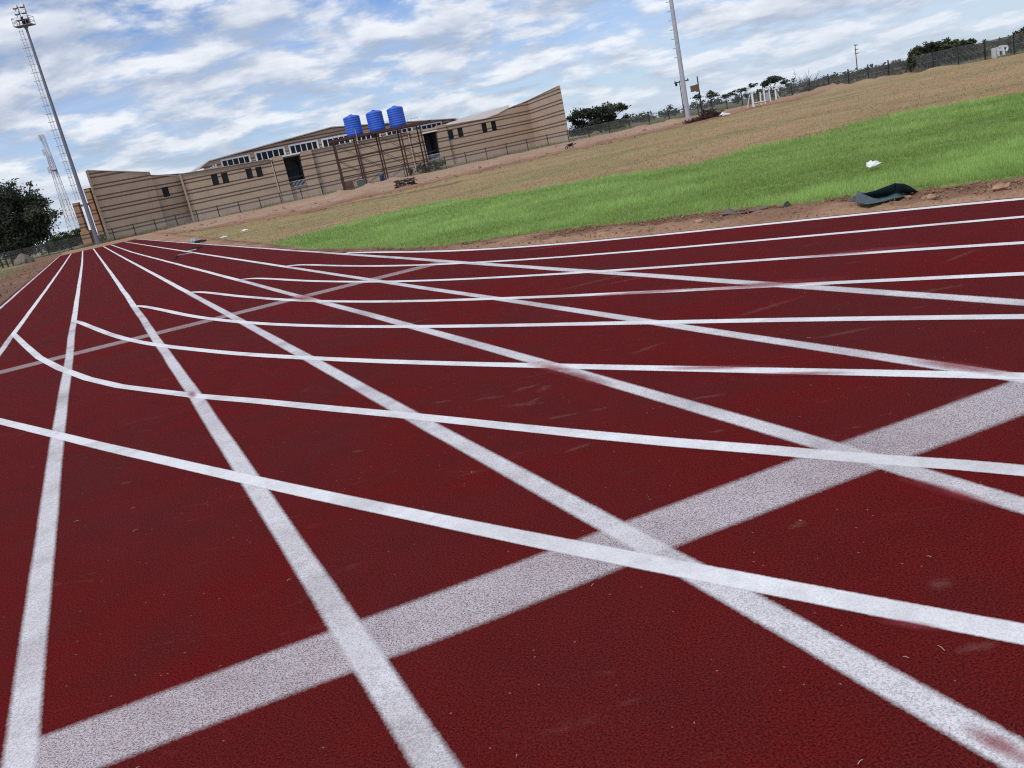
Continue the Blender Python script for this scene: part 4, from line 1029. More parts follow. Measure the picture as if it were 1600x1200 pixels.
tree('acacia', 'flat topped dark acacia right beside the pavilion end wall', 'tree', (939, 207), 160,
     [(903,178,1.9),(925,176,2.1),(947,172,2.2),(965,168,1.4),(975,169,.9),(935,187,2.4),(905,193,1.9),(893,187,1.3),(899,204,1.5),(915,205,1.5),(955,183,1.6),(979,182,.9),(966,190,1.0),(925,195,1.8)],
     9000, 0.21, *DK, flat=0.62, tr=0.22)
tree('shrub', 'low green shrub under the flat topped acacia', 'shrub', (957, 206), 150,
     [(950,201,1.0),(962,199,1.2),(972,198,.9)], 1100, 0.14, *OL, tr=0.06)
tree('thin_acacia', 'sparse airy acacia just behind the pale mast', 'tree', (1098, 172), 150,
     [(1090,152,1.1),(1104,148,1.2),(1117,150,1.1),(1098,162,1.2),(1112,160,1.1),(1086,163,.8),(1124,156,.8)], 1100, 0.17, *DK, flat=0.7, tr=0.10)
tree('thin_acacia', 'flat layered acacia between the pale mast and the white frame', 'tree', (1152, 168), 150,
     [(1132,151,1.0),(1146,146,1.1),(1160,140,1.2),(1172,135,1.0),(1182,131,.6),(1150,156,1.2),(1168,149,1.0)], 1300, 0.18, *DK, flat=0.40, tr=0.12)
tree('umbrella_tree', 'dark umbrella crowned tree above the white frame', 'tree', (1207, 155), 135,
     [(1196,131,.9),(1204,126,1.1),(1214,124,1.1),(1225,128,.8),(1186,143,.7),(1232,133,.5)], 2200, 0.16, *DK, flat=0.6, tr=0.13)
tree('bush', 'broad grey green thicket with feathery top behind the right fence posts', 'bush', (1470, 104), 88,
     [(1424,97,.7),(1434,86,.8),(1450,78,.8),(1468,74,.8),(1486,74,.8),(1504,70,.7),(1516,66,.45),(1442,97,.9),(1464,92,.9),(1488,90,.9),(1508,85,.8),(1520,88,.7),(1480,102,.7),(1452,104,.7),(1444,80,.5),(1459,84,.8),(1477,84,.8),(1495,82,.8),(1459,70,.35),(1478,66,.35),(1495,66,.35),(1436,76,.3),(1512,76,.6)],
     20000, 0.12, (0.034, 0.043, 0.026), (0.11, 0.125, 0.072), tr=0.06)
tree('bush', 'olive brown bushy tree at the right edge behind the fence', 'bush', (1600, 85), 86,
     [(1578,66,.8),(1588,57,.8),(1602,54,.9),(1592,72,.9),(1608,66,1.0),(1626,56,1.1),(1622,70,1.1),(1580,78,.6),(1645,60,1.2)], 9000, 0.12, (0.035, 0.038, 0.02), (0.105, 0.10, 0.052), tr=0.08)

def bare_shrub():
    b = at(1255, 148, 112); b.z = -0.05; root = thing('bare_shrub', b, 'leafless spiky shrub poking above the fence right of the white frame', 'shrub')
    mb = MB()
    for px, py in ((1240,108),(1246,118),(1252,121),(1257,126),(1264,110),(1270,114),(1280,114),(1275,124),(1237,128),(1286,126),(1260,118)):
        t = at(px, py, 112 + random.uniform(-.8, .8)); m = b.lerp(t, 0.5) + Vector((random.uniform(-.2, .2), 0, 0.1))
        mb.tube([b, m, t], [0.05, 0.035, 0.012], 5)
        for _ in range(3):
            q = m.lerp(t, random.uniform(0, .7)); e = q + Vector((random.uniform(-.6, .6), random.uniform(-.5, .5), random.uniform(.3, 1.0))); mb.tube([q, e], [0.02, 0.008], 4)
    mb.build('branches', 'palebark', root)
    leaf_cloud('leaves', root, [(at(1239, 124, 112), .5), (at(1258, 134, 112), .7), (at(1275, 133, 112), .6)], 420, 0.12, *DK)
bare_shrub()

def weeds_by_stand():
    cs = [(at(x, y, 131), r) for x, y, r in ((655,262,.8),(665,260,.9),(678,256,.9),(690,255,.8),(642,268,.7),(668,266,.8),(684,262,.7))]
    b = Vector((cs[0][0].x, 131, 0)); root = thing('weed_patch', b, 'patch of tall green weeds at the right foot of the tank stand', 'weeds')
    st = MB()
    for c, r in cs: st.tube([Vector((c.x, c.y, -.05)), c], [0.03, 0.01], 5)
    st.build('stem', 'palebark', root); leaf_cloud('leaves', root, cs, 1500, 0.15, (0.045, 0.07, 0.03), (0.11, 0.15, 0.06))
weeds_by_stand()

def far_scrub():
    # bush country beyond the fence, one mass of thorn scrub, and a far wooded rise
    cl = []
    while len(cl) < 620:
        X = random.uniform(34, 300); Y = random.uniform(70, 290)
        if X < 0.33 * Y or not in_poly(np.array([X - 3.0]), np.array([Y - 1.5]), OUTP)[0]: continue
        r = random.uniform(0.6, 1.1) + (Y - 70) / 300; cl.append((Vector((X, Y, r * random.uniform(0.5, 0.8) + float(terrain_z(X, Y)))), r))
    seg = np.linalg.norm(np.diff(FL, axis=0), axis=1); cum = np.r_[0, np.cumsum(seg)]
    for _ in range(230):
        u = random.uniform(cum[8] - 6, cum[-1]); r = random.uniform(0.45, 0.95)
        X = float(np.interp(u, cum, FL[:, 0])) + random.uniform(2.0, 11); Y = float(np.interp(u, cum, FL[:, 1])) + random.uniform(1, 5)
        if abs(X / Y - 0.585) < 0.035 and Y < 86: continue
        cl.append((Vector((X, Y, r * random.uniform(0.5, 1.0))), r))
    for _ in range(120):
        X = random.uniform(17, 48); Y = random.uniform(168, 330); r = random.uniform(0.8, 1.8); cl.append((Vector((X, Y, r * 0.6)), r))
    for _ in range(150):
        X = random.uniform(-190, -58); Y = random.uniform(150, 330); r = random.uniform(0.8, 2.0); cl.append((Vector((X, Y, r * 0.6)), r))
    tag(leaf_cloud('scrub', None, cl, 130000, 0.19, (0.042, 0.046, 0.032), (0.115, 0.115, 0.075)), kind='stuff', label='grey green thorn scrub spreading beyond the fence', cat='scrub')
    cl = []
    for _ in range(900):
        X = random.uniform(-420, 620); Y = random.uniform(420, 700); r = random.uniform(2.2, 4.2)
        rise = 4.2 * math.exp(-((X - 430) / 230) ** 2) + 1.2 * math.exp(-((X - 60) / 60) ** 2)
        cl.append((Vector((X, Y, float(terrain_z(X, Y)) + r * 0.35 + rise * (Y - 400) / 300)), r))
    tag(leaf_cloud('far_woodland', None, cl, 42000, 0.7, (0.032, 0.040, 0.034), (0.070, 0.080, 0.062)), kind='stuff', label='low dark woodland along the horizon', cat='woodland')
    n = 60; xs = np.linspace(-900, 1300, n); v = []; f = []
    for i, x in enumerate(xs):
        h = -5.2 + 6.5 * math.exp(-((x - 560) / 260) ** 2) + 1.5 * mnoise.noise(Vector((x * 0.01, 0, 0)))
        v += [(x, 640, -9), (x, 820, h), (x, 1300, -14)]
        if i: a = 3 * i; f += [(a - 3, a, a + 1, a - 2), (a - 2, a + 1, a + 2, a - 1)]
    mb = MB(); mb.v = v; mb.f = f; tag(mb.build('hills', 'hill', None, True), kind='structure')
far_scrub()

# ------------------------------------------------------------------ poles, signs, frames and rubbish
def utility_pole():
    Y = 185; b = at(1070, 184, Y); b.z = 0; z = at(1062, 126, Y).z; root = thing('utility_pole', b, 'thin utility pole with dark crossarm behind the pale mast', 'pole')
    m = MB(); m.tube([b, b + Vector((0, 0, z))], [0.13, 0.09], 8); m.build('pole', 'timber', root)
    m = MB(); m.box(b + Vector((0.4, 0, z - 0.25)), (3.1, 0.16, 0.22)); m.build('crossarm', 'darkmetal', root)
    for dx in (-0.9, 0.4, 1.7):
        m = MB(); m.lathe([(0.08, 0), (0.11, 0.1), (0.06, 0.3)], b + Vector((dx, 0, z - 0.14)), 8); m.build('insulator', 'darkmetal', root)
    m = MB(); m.box(b + Vector((-0.75, 0, z - 0.65)), (0.4, 0.3, 0.55)); m.build('switch_box', 'darkmetal', root)
utility_pole()
def sign_post():
    Y = 84; b = at(1096.5, 171, Y); b.z = 0; z = at(1085.5, 120, Y).z; root = thing('box_post', b, 'dark post holding a brown box, just right of the pale mast', 'post')
    m = MB(); m.tube([b, b + Vector((0, 0, z))], [0.075, 0.055], 8); m.build('post', 'darkmetal', root)
    c = at(1085.5, 138, Y); m = MB(); m.box((c.x - 0.05, Y - 0.2, c.z), (0.72, 0.32, 0.56), R(12)); m.build('box', 'timber', root)
    m = MB(); m.box((c.x + 0.22, Y - 0.1, c.z - 0.02), (0.2, 0.25, 0.66), R(12)); m.build('bracket', 'darkmetal', root)
sign_post()
def thin_pole():
    Y = 190; b = at(1340, 114, Y); b.z = 0; z = at(1336, 69, Y).z; root = thing('thin_pole', b, 'lone thin pole with small fittings rising over the right scrub', 'pole')
    m = MB(); m.tube([b, b + Vector((0, 0, z))], [0.13, 0.08], 8); m.build('pole', 'timber', root)
    for k, zz in enumerate((0.25, 1.1, 1.9)):
        m = MB(); m.box(b + Vector((0.25, 0, z - zz)), (0.75, 0.12, 0.14)); m.build('crossarm', 'darkmetal', root)
thin_pole()

def white_frame():
    Y = 92; g = lambda x, y: at(1150 + x / 10.667, 90 + y / 10.667, Y)
    b = g(290, 830); b.z = 0; root = thing('trestle', b, 'white metal frame of posts, rails and braces by the far field edge', 'trestle')
    def bar(a, c, w, name, mat='white', dy=0.0):
        p, q = g(*a), g(*c); p.y += dy; q.y += dy; p.z = max(p.z, 0.0); q.z = max(q.z, 0.0); m = MB(); m.bar(p, q, w); m.build(name, mat, root)
    for a, c, w in (((262, 600), (295, 835), .17), ((398, 575), (425, 815), .10), ((458, 510), (490, 800), .12), ((545, 535), (585, 750), .09), ((648, 500), (675, 745), .14), ((690, 490), (705, 560), .12)):
        bar(a, c, w, 'post')
    for a, c in (((235, 620), (198, 840)), ((675, 565), (760, 720))): bar(a, c, 0.08, 'brace', 'greypaint', 0.15)
    for a, c in (((305, 752), (480, 722)), ((455, 520), (540, 500)), ((560, 490), (700, 475)), ((600, 530), (690, 515))): bar(a, c, 0.08, 'rail', 'white', -0.1)
    p = g(530, 650); m = MB(); m.box((p.x, Y + 0.1, p.z), (0.52, 0.05, 0.85)); m.build('panel', 'galvr', root)
white_frame()

def white_posts():
    Y = 78.5; g = lambda x, y: at(1480 + x / 13.33, 40 + y / 13.33, Y)
    b = g(975, 690); b.z = 0; root = thing('white_structure', b, 'white painted posts and cross beam behind the last fence posts', 'structure')
    for a, c, w in (((955, 470), (980, 690), .26), ((1035, 455), (1060, 640), .22), ((1140, 430), (1180, 610), .2)):
        p, q = g(*a), g(*c); m = MB(); m.bar(p, q, w); m.build('post', 'white', root)
    m = MB(); m.bar(g(1030, 520), g(1130, 495), 0.2); m.bar(g(1085, 440), g(1240, 425), 0.16); m.build('beam', 'white', root)
    m = MB(); m.tube([g(1230, 425), g(1255, 455), g(1250, 500), g(1225, 530)], 0.1, 8); m.build('bent_pipe', 'white', root)
white_posts()

def scrap_heap():
    Y = 80; b = at(1098, 186, Y); b.z = 0; root = thing('scrap_heap', b, 'heap of rusty steel frames at the foot of the pale mast', 'scrap heap')
    m = MB()
    for _ in range(150):
        x = random.uniform(-1.5, 1.55); hmax = 0.25 + 0.62 * math.exp(-((x - 0.6) / 0.7) ** 2)
        c = b + Vector((x, random.uniform(-.7, .7), random.uniform(0.03, hmax))); d = Vector((random.uniform(-1, 1), random.uniform(-.6, .6), random.uniform(-.35, .35))).normalized() * random.uniform(.25, .6)
        q1, q2 = c - d, c + d; q1.z = max(q1.z, .02); q2.z = max(q2.z, .02); m.bar(q1, q2, random.uniform(.04, .08))
    m.build('steel_bars', 'rustpile', root)
    m = MB(); q = [(0.3, -.4, .0), (1.3, -.4, .0), (1.4, .4, .0), (0.2, .4, .0), (0.4, -.2, .5), (1.0, -.25, .7), (1.1, .2, .62), (0.45, .2, .5)]
    m.add([b + Vector(p) for p in q], [(0, 1, 5, 4), (1, 2, 6, 5), (2, 3, 7, 6), (3, 0, 4, 7), (4, 5, 6, 7)]); m.build('sheet_bundle', 'rustpile', root)
    for x, z in ((-1.35, .3), (-1.0, .4), (-.75, .2), (-.4, .28)): m = MB(); m.box(b + Vector((x, -.6, z)), (.22, .1, .14), rot=Matrix.Rotation(random.uniform(-.5, .5), 3, 'Y')); m.build('block', 'palebark', root)
    c = at(1133, 181, Y + 2); c.z = 0; m = MB(); vs = [(-.55, -.3, .0), (-.1, -.35, .1), (.55, -.2, .04), (-.5, .3, .05), (-.2, .1, .36), (.5, .25, .12)]
    m.add([c + Vector(v) for v in vs] + [c + Vector((0, 0, -.02))], [(0, 1, 4, 3), (1, 2, 5, 4), (0, 3, 6), (3, 4, 5, 6), (2, 1, 0, 6), (5, 2, 6)])
    tag(m.build('white_sheet', 'bag', origin=c), 'white crumpled sheet lying right of the rusty scrap heap', 'sheet')
scrap_heap()

def plank_stack():
    b = gp(635, 292.5); root = thing('plank_stack', b, 'low stack of dark bars and pale blocks on the brown field before the tank stand', 'stack')
    m = MB()
    for r in range(5):
        for _ in range(12):
            x = random.uniform(-.7, .7); z = 0.06 + r * 0.13
            a = b + Vector((x - .3, random.uniform(-.4, .4), z + random.uniform(-.04, .04))); c = a + Vector((random.uniform(.3, .6), random.uniform(-.3, .3), random.uniform(-.06, .08))); m.bar(a, c, .06)
            if random.random() < .22: k = MB(); k.box(b + Vector((x, -.42 + random.uniform(-.05, .05), z + .05)), (.14, .12, .1), random.uniform(-.4, .4)); k.build('block', 'palebark', root)
    for x in (-.75, -.3, .25, .72): m.bar(b + Vector((x, -.35, 0)), b + Vector((x + .05, -.3, .68)), .06)
    m.bar(b + Vector((.5, -.3, .35)), b + Vector((1.05, -.4, .03)), .07)
    m.build('bars', 'rustpile', root)
plank_stack()

def wheelbarrow():
    b = gp(892, 232); root = thing('wheelbarrow', b, 'dark wheelbarrow left on the soil strip beside the pavilion corner', 'wheelbarrow')
    m = MB(); t = [(-.48, -.30, .52), (.42, -.30, .62), (.42, .30, .62), (-.48, .30, .52)]; u = [(-.2, -.18, .26), (.2, -.18, .28), (.2, .18, .28), (-.2, .18, .26)]
    m.add([b + Vector(p) for p in t + u], [(4, 5, 6, 7), (0, 1, 5, 4), (1, 2, 6, 5), (2, 3, 7, 6), (3, 0, 4, 7)]); m.build('tray', 'darkmetal', root)
    for sy in (-.25, .25):
        m = MB(); m.tube([b + Vector((-.55, sy * .25, .18)), b + Vector((0, sy, .25)), b + Vector((.75, sy * 1.2, .5))], .025, 6); m.build('handle', 'darkmetal', root)
        m = MB(); m.tube([b + Vector((.25, sy, .3)), b + Vector((.32, sy, 0))], .022, 6); m.build('leg', 'darkmetal', root)
    m = MB(); m.tube([b + Vector((-.55 + .17 * math.cos(w), 0, .17 + .17 * math.sin(w))) for w in np.linspace(0, 2 * math.pi, 17)], .045, 6, False); m.bar(b + Vector((-.72, 0, .17)), b + Vector((-.38, 0, .17)), .03); m.build('wheel', 'darkmetal', root); root.scale = (.72, .72, .78)
wheelbarrow()

def site_items():
    Y = 124
    p = at(546.5, 291, Y); m = MB(); m.box((p.x, Y, .55), (1.15, .06, 1.15), R(5), ); m.box((p.x, Y - .05, .55), (1.2, .04, .08), R(5)); tag(m.build('board', 'board', origin=(p.x, Y, 0)), 'square brown board leaning under the left end of the tank stand', 'board')
    p = at(564, 285, Y + 1); root = thing('pump_box', (p.x, Y + 1, 0), 'grey green box standing right of the brown board', 'box')
    m = MB(); m.box((p.x, Y + 1, .5), (1.05, .8, 1.1)); m.build('body', 'greenbox', root); m = MB(); m.box((p.x, Y + 1, 1.09), (1.15, .9, .08)); m.build('lid', 'greymetal', root)
    p = at(597.5, 281, Y + 2); root = thing('barrel', (p.x, Y + 2, 0), 'dark blue barrel standing under the middle of the tank stand', 'barrel'); c = Vector((p.x, Y + 2, 0.3))
    m = MB(); m.lathe([(.27, 0), (.3, .05), (.3, .3), (.32, .33), (.3, .36), (.3, .6), (.32, .63), (.3, .66), (.3, .88), (.27, .93)], c, 20); m.build('body', 'navy', root, True)
    m = MB(); m.lathe([(.26, .93), (.26, .97), (.2, .98)], c, 20); m.build('lid', 'greymetal', root)
site_items()

def broom_and_tray():
    b = gp(276, 404.5); e = gp(304, 396.5); root = thing('push_broom', b, 'push broom with dark head and pale handle lying across the lanes', 'broom')
    h = MB(); d = gp(283, 403) - gp(272, 404); d.normalize(); h.box(b + Vector((0, 0, .09)), (.38, .10, .06), math.atan2(d.y, d.x)); h.build('broom_head', 'darkmetal', root)
    br = MB()
    for k in range(26):
        q = b + d * (-.18 + .36 * k / 25); br.bar(q + Vector((0, -.02, .05)), q + Vector((0, -.05, 0.012)), .025)
    br.build('bristles', 'darkmetal', root)
    m = MB(); m.tube([b + Vector((.1, 0, .13)), Vector((e.x, e.y, .05))], .011, 8); m.build('handle', 'bag', root)
    b = gp(304.5, 389.5); root = thing('paint_tray', b, 'open dark tray with white paint stained rim on the far track', 'tray')
    m = MB(); m.box(b + Vector((0, 0, .02)), (.40, .8, .02))
    for x, y, sx, sy in ((-.20, 0, .03, .86), (.20, 0, .03, .86), (0, -.4, .37, .03), (0, .4, .37, .03)): m.box(b + Vector((x, y, .045)), (sx, sy, .07))
    m.build('tray_body', 'darkmetal', root)
    m = MB(); m.box(b + Vector((.05, -.62, .02)), (.42, .14, .02), R(8)); m.build('paint_board', 'bag', root)
    b = gp(304, 378.2); m = MB()
    for k in range(4): m.lathe([(.02, 0), (.09 + .02 * (k % 2), .05), (.07, .13), (.02, .2)], b + Vector((k * .045 - .1, random.uniform(-.06, .06), 0)), 9)
    tag(m.build('blue_bag', 'bluebag', origin=b), 'pale blue plastic bag dropped beside the innermost lane line', 'bag')
    b = gp(311, 379); m = MB(); m.box(b + Vector((-.05, .2, .06)), (.42, .25, .12), .2); m.box(b + Vector((.2, .12, .04)), (.3, .2, .09), -.3)
    tag(m.build('dark_bag', 'darkmetal', origin=b), 'small dark bundle right beside the pale blue bag', 'bag')
broom_and_tray()

def sheet(name, rows, mat, label, cat, sub=2, th=0.006):
    """folded plastic sheet from rows of points, real thickness"""
    nr, nc = len(rows), len(rows[0]); m = MB(); v = [Vector(p) for r in rows for p in r]
    f = [(i * nc + j, i * nc + j + 1, (i + 1) * nc + j + 1, (i + 1) * nc + j) for i in range(nr - 1) for j in range(nc - 1)]
    m.add(v, f); o = v[0].copy(); ob = m.build(name, mat, origin=o)
    s = ob.modifiers.new('sub', 'SUBSURF'); s.levels = s.render_levels = sub; s.subdivision_type = 'SIMPLE'
    so = ob.modifiers.new('thick', 'SOLIDIFY'); so.thickness = th
    return tag(ob, label, cat)

def debris():
    # dark sheet standing in folds at the turf edge
    a = at
    # back wall leaning over a hollow floor, stiff front lip and a ridge fold
    rows = [
        [a(1340, 299, 10.95), a(1352, 301, 10.9), a(1368, 297, 10.86), a(1384, 291, 10.84), a(1399, 285.5, 10.86), a(1401, 286, 10.84), a(1412, 286.5, 10.84), a(1422, 290.5, 10.88), a(1431, 297, 10.95), a(1440, 302, 11.0)],
        [a(1342, 307, 11.06), a(1353, 309, 11.1), a(1368, 308, 11.12), a(1384, 305, 11.12), a(1397, 300, 11.06), a(1400, 300, 11.02), a(1411, 301, 11.1), a(1422, 303, 11.1), a(1431, 304, 11.15), a(1438, 304, 11.06)],
        [a(1345, 314, 10.85), a(1354, 313.5, 10.86), a(1369, 312, 10.9), a(1385, 309, 10.92), a(1397, 306, 10.85), a(1401, 306, 10.8), a(1411, 305.5, 10.98), a(1421, 305.5, 11.0), a(1430, 305.5, 11.0), a(1437, 305, 11.0)],
        [a(1349, 315, 10.74), a(1355, 314.5, 10.72), a(1370, 312.8, 10.74), a(1386, 309.5, 10.78), a(1397, 307, 10.78), a(1402, 307, 10.76), a(1411, 306.5, 10.9), a(1421, 306.5, 10.95), a(1429, 306.2, 10.95), a(1436, 305.6, 10.97)],
        [a(1351, 319.5, 10.6), a(1357, 319.3, 10.58), a(1371, 317, 10.6), a(1387, 313.5, 10.66), a(1397, 310.5, 10.7), a(1402, 309.5, 10.7), a(1411, 308, 10.84), a(1421, 307.5, 10.9), a(1429, 307, 10.9), a(1435, 306.2, 10.93)]]
    sheet('tarp', rows, 'tarp', 'dark teal plastic sheet crumpled in stiff folds at the turf edge', 'tarp', 1)
    rows = [[a(1339, 297.5, 10.92), a(1345, 301, 10.84), a(1352, 305, 10.78), a(1364, 310, 10.72), a(1376, 312, 10.7)],
            [a(1338, 306, 10.86), a(1344, 310, 10.76), a(1352, 313, 10.7), a(1364, 313.5, 10.68), a(1376, 314, 10.68)],
            [a(1337, 315.5, 10.76), a(1344, 318, 10.66), a(1351, 319, 10.62), a(1364, 316.5, 10.64), a(1376, 315, 10.66)]]
    sheet('plastic_flap', rows, 'strip2', 'grey lit flap folded up at the left end of the dark teal sheet', 'plastic', 1)
    rows = [[a(1338, 306, 10.95), a(1334, 309, 10.92), a(1329, 311, 10.9), a(1324, 312.5, 10.88)], [a(1338, 314, 10.85), a(1334, 314.5, 10.84), a(1330, 314.5, 10.83), a(1325, 313.8, 10.84)]]
    sheet('plastic_point', rows, 'strip2', 'small pointed plastic corner sticking out left of the grey flap', 'plastic', 1)
    # white bag on the grass
    c = gp(1364, 270); m = bmesh.new(); bmesh.ops.create_icosphere(m, subdivisions=3, radius=1)
    for v in m.verts:
        n = mnoise.noise(v.co * 2.2 + Vector((3, 1, 0))) + 0.5 * mnoise.noise(v.co * 5)
        v.co = Vector((v.co.x * 0.125 * (1 + .45 * n), v.co.y * 0.10 * (1 + .4 * n), (v.co.z * 0.055 + 0.06) * (1 + .8 * n)))
        if v.co.x > 0.09: v.co.x += (v.co.x - 0.09) * 2.2; v.co.z = v.co.z * 0.5 + 0.045
    for px_, hh in ((-.075, .05), (-.03, .035), (.05, .03)):
        for v in m.verts:
            w = math.exp(-((v.co.x - px_) / .02) ** 2 - (v.co.y / .03) ** 2)
            if v.co.z > 0.05: v.co.z += hh * w
    me = bpy.data.meshes.new('plastic_bag'); m.to_mesh(me); m.free(); me.materials.append(M['bag']); me.shade_smooth()
    o = bpy.data.objects.new('plastic_bag', me); COL.objects.link(o); o.location = (c.x, c.y, 0.07); o.scale = (0.68, 0.68, 0.85); tag(o, 'white plastic bag lying on the green grass', 'bag')
    # grey strip torn along the edge
    rows = [[a(1128, 334, 13.1), a(1134, 329, 13.05), a(1139, 325, 13.05), a(1147, 330.5, 13.0), a(1160, 329, 12.9), a(1180, 325.5, 12.75), a(1199, 321.5, 12.6)],
            [a(1126, 336.5, 12.9), a(1133, 335, 12.85), a(1141, 334.5, 12.85), a(1148, 334.5, 12.8), a(1160, 333, 12.7), a(1180, 329, 12.55), a(1199, 325, 12.4)]]
    sheet('plastic_strip', rows, 'strip', 'torn grey plastic strip with a raised peak along the turf edge', 'plastic', 1)
    rows = [[a(1096, 335.5, 13.3), a(1104, 338.5, 13.25), a(1115, 336, 13.2), a(1127, 334.5, 13.1)], [a(1097, 337, 13.2), a(1104, 340, 13.1), a(1115, 339.5, 13.0), a(1126, 337.5, 12.9)]]
    sheet('plastic_strip', rows, 'pinkstrip', 'short dusty strip lying left of the raised grey strip', 'plastic', 1)
    rows = [[a(1224, 323, 12.3), a(1227, 316.5, 12.3), a(1231, 314.5, 12.3), a(1236, 321, 12.2)], [a(1223, 325, 12.15), a(1228, 324, 12.1), a(1232, 323.5, 12.1), a(1237, 323, 12.05)]]
    sheet('plastic_scrap', rows, 'darkmetal', 'small black scrap sticking up between grey strip and teal sheet', 'plastic', 1)
    rows = [[a(1007, 353, 15.1), a(1014, 347, 15.05), a(1024, 343.5, 15.0), a(1034, 344.5, 14.9), a(1041, 346.5, 14.8)], [a(1008, 354.5, 14.9), a(1016, 353, 14.85), a(1025, 351, 14.8), a(1034, 350, 14.7), a(1041, 348.5, 14.7)]]
    sheet('blue_scrap', rows, 'bluedark', 'dark blue plastic scrap humped at the turf edge', 'plastic', 1)
    rows = [[a(938, 361, 15.6), a(955, 360, 15.5), a(975, 357.5, 15.35), a(995, 354, 15.2), a(1009, 352, 15.1)], [a(939, 362.5, 15.4), a(955, 361.5, 15.3), a(975, 360, 15.15), a(995, 357, 15.0), a(1008, 354.5, 14.95)]]
    sheet('plastic_strip', rows, 'pinkstrip', 'long dusty pink strip trailing left from the dark blue scrap', 'plastic', 1)
    # rocks
    for px, py, sz, lab in ((1564, 296, .075, 'pale angular rock on the soil near the right edge'), (1453, 311, .055, 'pale rock right of the teal sheet'), (1092, 348, .05, 'small reddish rock left of the grey strip'),
                            (1420, 309, .03, 'dark little stone at the right foot of the teal sheet')):
        c = gp(px, py); m = bmesh.new(); bmesh.ops.create_icosphere(m, subdivisions=2, radius=sz)
        for v in m.verts:
            v.co = v.co * (1 + 0.5 * mnoise.noise(v.co / sz * 1.3 + Vector((px, 0, 0)))); v.co.z *= .75; v.co.x *= 1.35
        me = bpy.data.meshes.new('rock'); m.to_mesh(me); m.free(); me.materials.append(M['rock'])
        o = bpy.data.objects.new('rock', me); COL.objects.link(o); o.location = (c.x, c.y, sz * .35); tag(o, lab, 'rock', 'loose rocks beside the track')
    for px, py, lab in ((382, 361, 'white scrap of litter on the brown field, nearer the pavilion'), (350, 371.5, 'pale green scrap of litter on the brown field edge')):
        c = gp(px, py); m = MB(); m.add([c + Vector(v) for v in ((-.2, -.12, .03), (.2, -.15, .03), (.22, .12, .05), (-.12, .15, .08), (0, 0, .10), (0, 0, .01))], [(0, 1, 4), (1, 2, 4), (2, 3, 4), (3, 0, 4), (1, 0, 5), (2, 1, 5), (3, 2, 5), (0, 3, 5)])
        tag(m.build('litter', 'bag' if px == 382 else 'greypaint', origin=c), lab, 'litter')
    # termite mound and old palings at the left
    c = gp(38, 412); m = bmesh.new(); bmesh.ops.create_icosphere(m, subdivisions=4, radius=1)
    for v in m.verts:
        n = mnoise.noise(v.co * 2.5); h = max(0, v.co.z); r = (1 - 0.45 * h * h) * (1 + .25 * n); v.co = Vector((v.co.x * 1.0 * r, v.co.y * 1.0 * r, v.co.z * 1.15 if v.co.z > 0 else v.co.z * .2))
    me = bpy.data.meshes.new('termite_mound'); m.to_mesh(me); m.free(); me.materials.append(M['mound']); me.shade_smooth()
    o = bpy.data.objects.new('termite_mound', me); COL.objects.link(o); o.location = (c.x, c.y, 0); tag(o, 'grey brown conical mound of earth before the big dark tree', 'mound')
    b = gp(5, 419); root = thing('palisade', b, 'short row of dark upright palings at the left edge', 'fence')
    d = (gp(22, 414) - gp(-40, 428)).normalized()
    for k in range(16):
        q = b + d * (k - 10) * .55; m = MB(); hh = 1.5 + random.uniform(-.12, .12); m.tube([Vector((q.x, q.y, -.1)), Vector((q.x, q.y, hh - .12)), Vector((q.x, q.y, hh))], [.09, .09, .03], 6); m.build('paling', 'bark', root)
    m = MB(); m.bar(b - d * 5.7 + Vector((0, .1, 1.1)), b + d * 2.9 + Vector((0, .1, 1.1)), .08); m.build('rail', 'bark', root)
    q = gp(61, 399); m = MB(); m.tube([Vector((q.x, q.y, -.1)), Vector((q.x - .1, q.y, 1.75))], [.12, .1], 8)
    tag(m.build('pale_post', 'greypaint', origin=(q.x, q.y, 0)), 'pale leaning post just right of the big dark tree', 'post')
debris()

# ------------------------------------------------------------------ daylight
SUN_EL, SUN_AZ = R(52), R(-142)          # azimuth from +Y towards +X (negative: to the left)
sd = bpy.data.lights.new('sun', 'SUN'); so = bpy.data.objects.new('sun', sd); COL.objects.link(so)
dirv = Vector((math.sin(SUN_AZ) * math.cos(SUN_EL), math.cos(SUN_AZ) * math.cos(SUN_EL), math.sin(SUN_EL)))
so.rotation_euler = dirv.to_track_quat('Z', 'Y').to_euler(); so.location = (0, 0, 50)
sd.energy = 2.2; sd.angle = R(14); sd.color = (1.0, 0.96, 0.90)

W = bpy.data.worlds.new('World'); S.world = W; W.use_nodes = True; nt = W.node_tree
for n in list(nt.nodes): nt.nodes.remove(n)
def N(t, **k):
    nd = nt.nodes.new(t)
    for a, b_ in k.items(): setattr(nd, a, b_)
    return nd
Lk = nt.links.new
def mth(op, a, b=0.0, c=0.0, clamp=False):
    nd = N('ShaderNodeMath', operation=op, use_clamp=clamp)
    for i, v in enumerate((a, b, c)):
        if isinstance(v, bpy.types.NodeSocket): Lk(v, nd.inputs[i])
        else: nd.inputs[i].default_value = v
    return nd.outputs[0]
def wnoise(vec, scale, detail=6, rough=0.55, dist=0.0):
    nd = N('ShaderNodeTexNoise'); nd.inputs['Scale'].default_value = scale; nd.inputs['Detail'].default_value = detail
    nd.inputs['Roughness'].default_value = rough; nd.inputs['Distortion'].default_value = dist; Lk(vec, nd.inputs['Vector']); return nd.outputs['Fac']
def smooth(v, a, b, lo=0.0, hi=1.0):
    nd = N('ShaderNodeMapRange', interpolation_type='SMOOTHSTEP'); Lk(v, nd.inputs[0])
    for i, x in zip((1, 2, 3, 4), (a, b, lo, hi)): nd.inputs[i].default_value = x
    return nd.outputs[0]
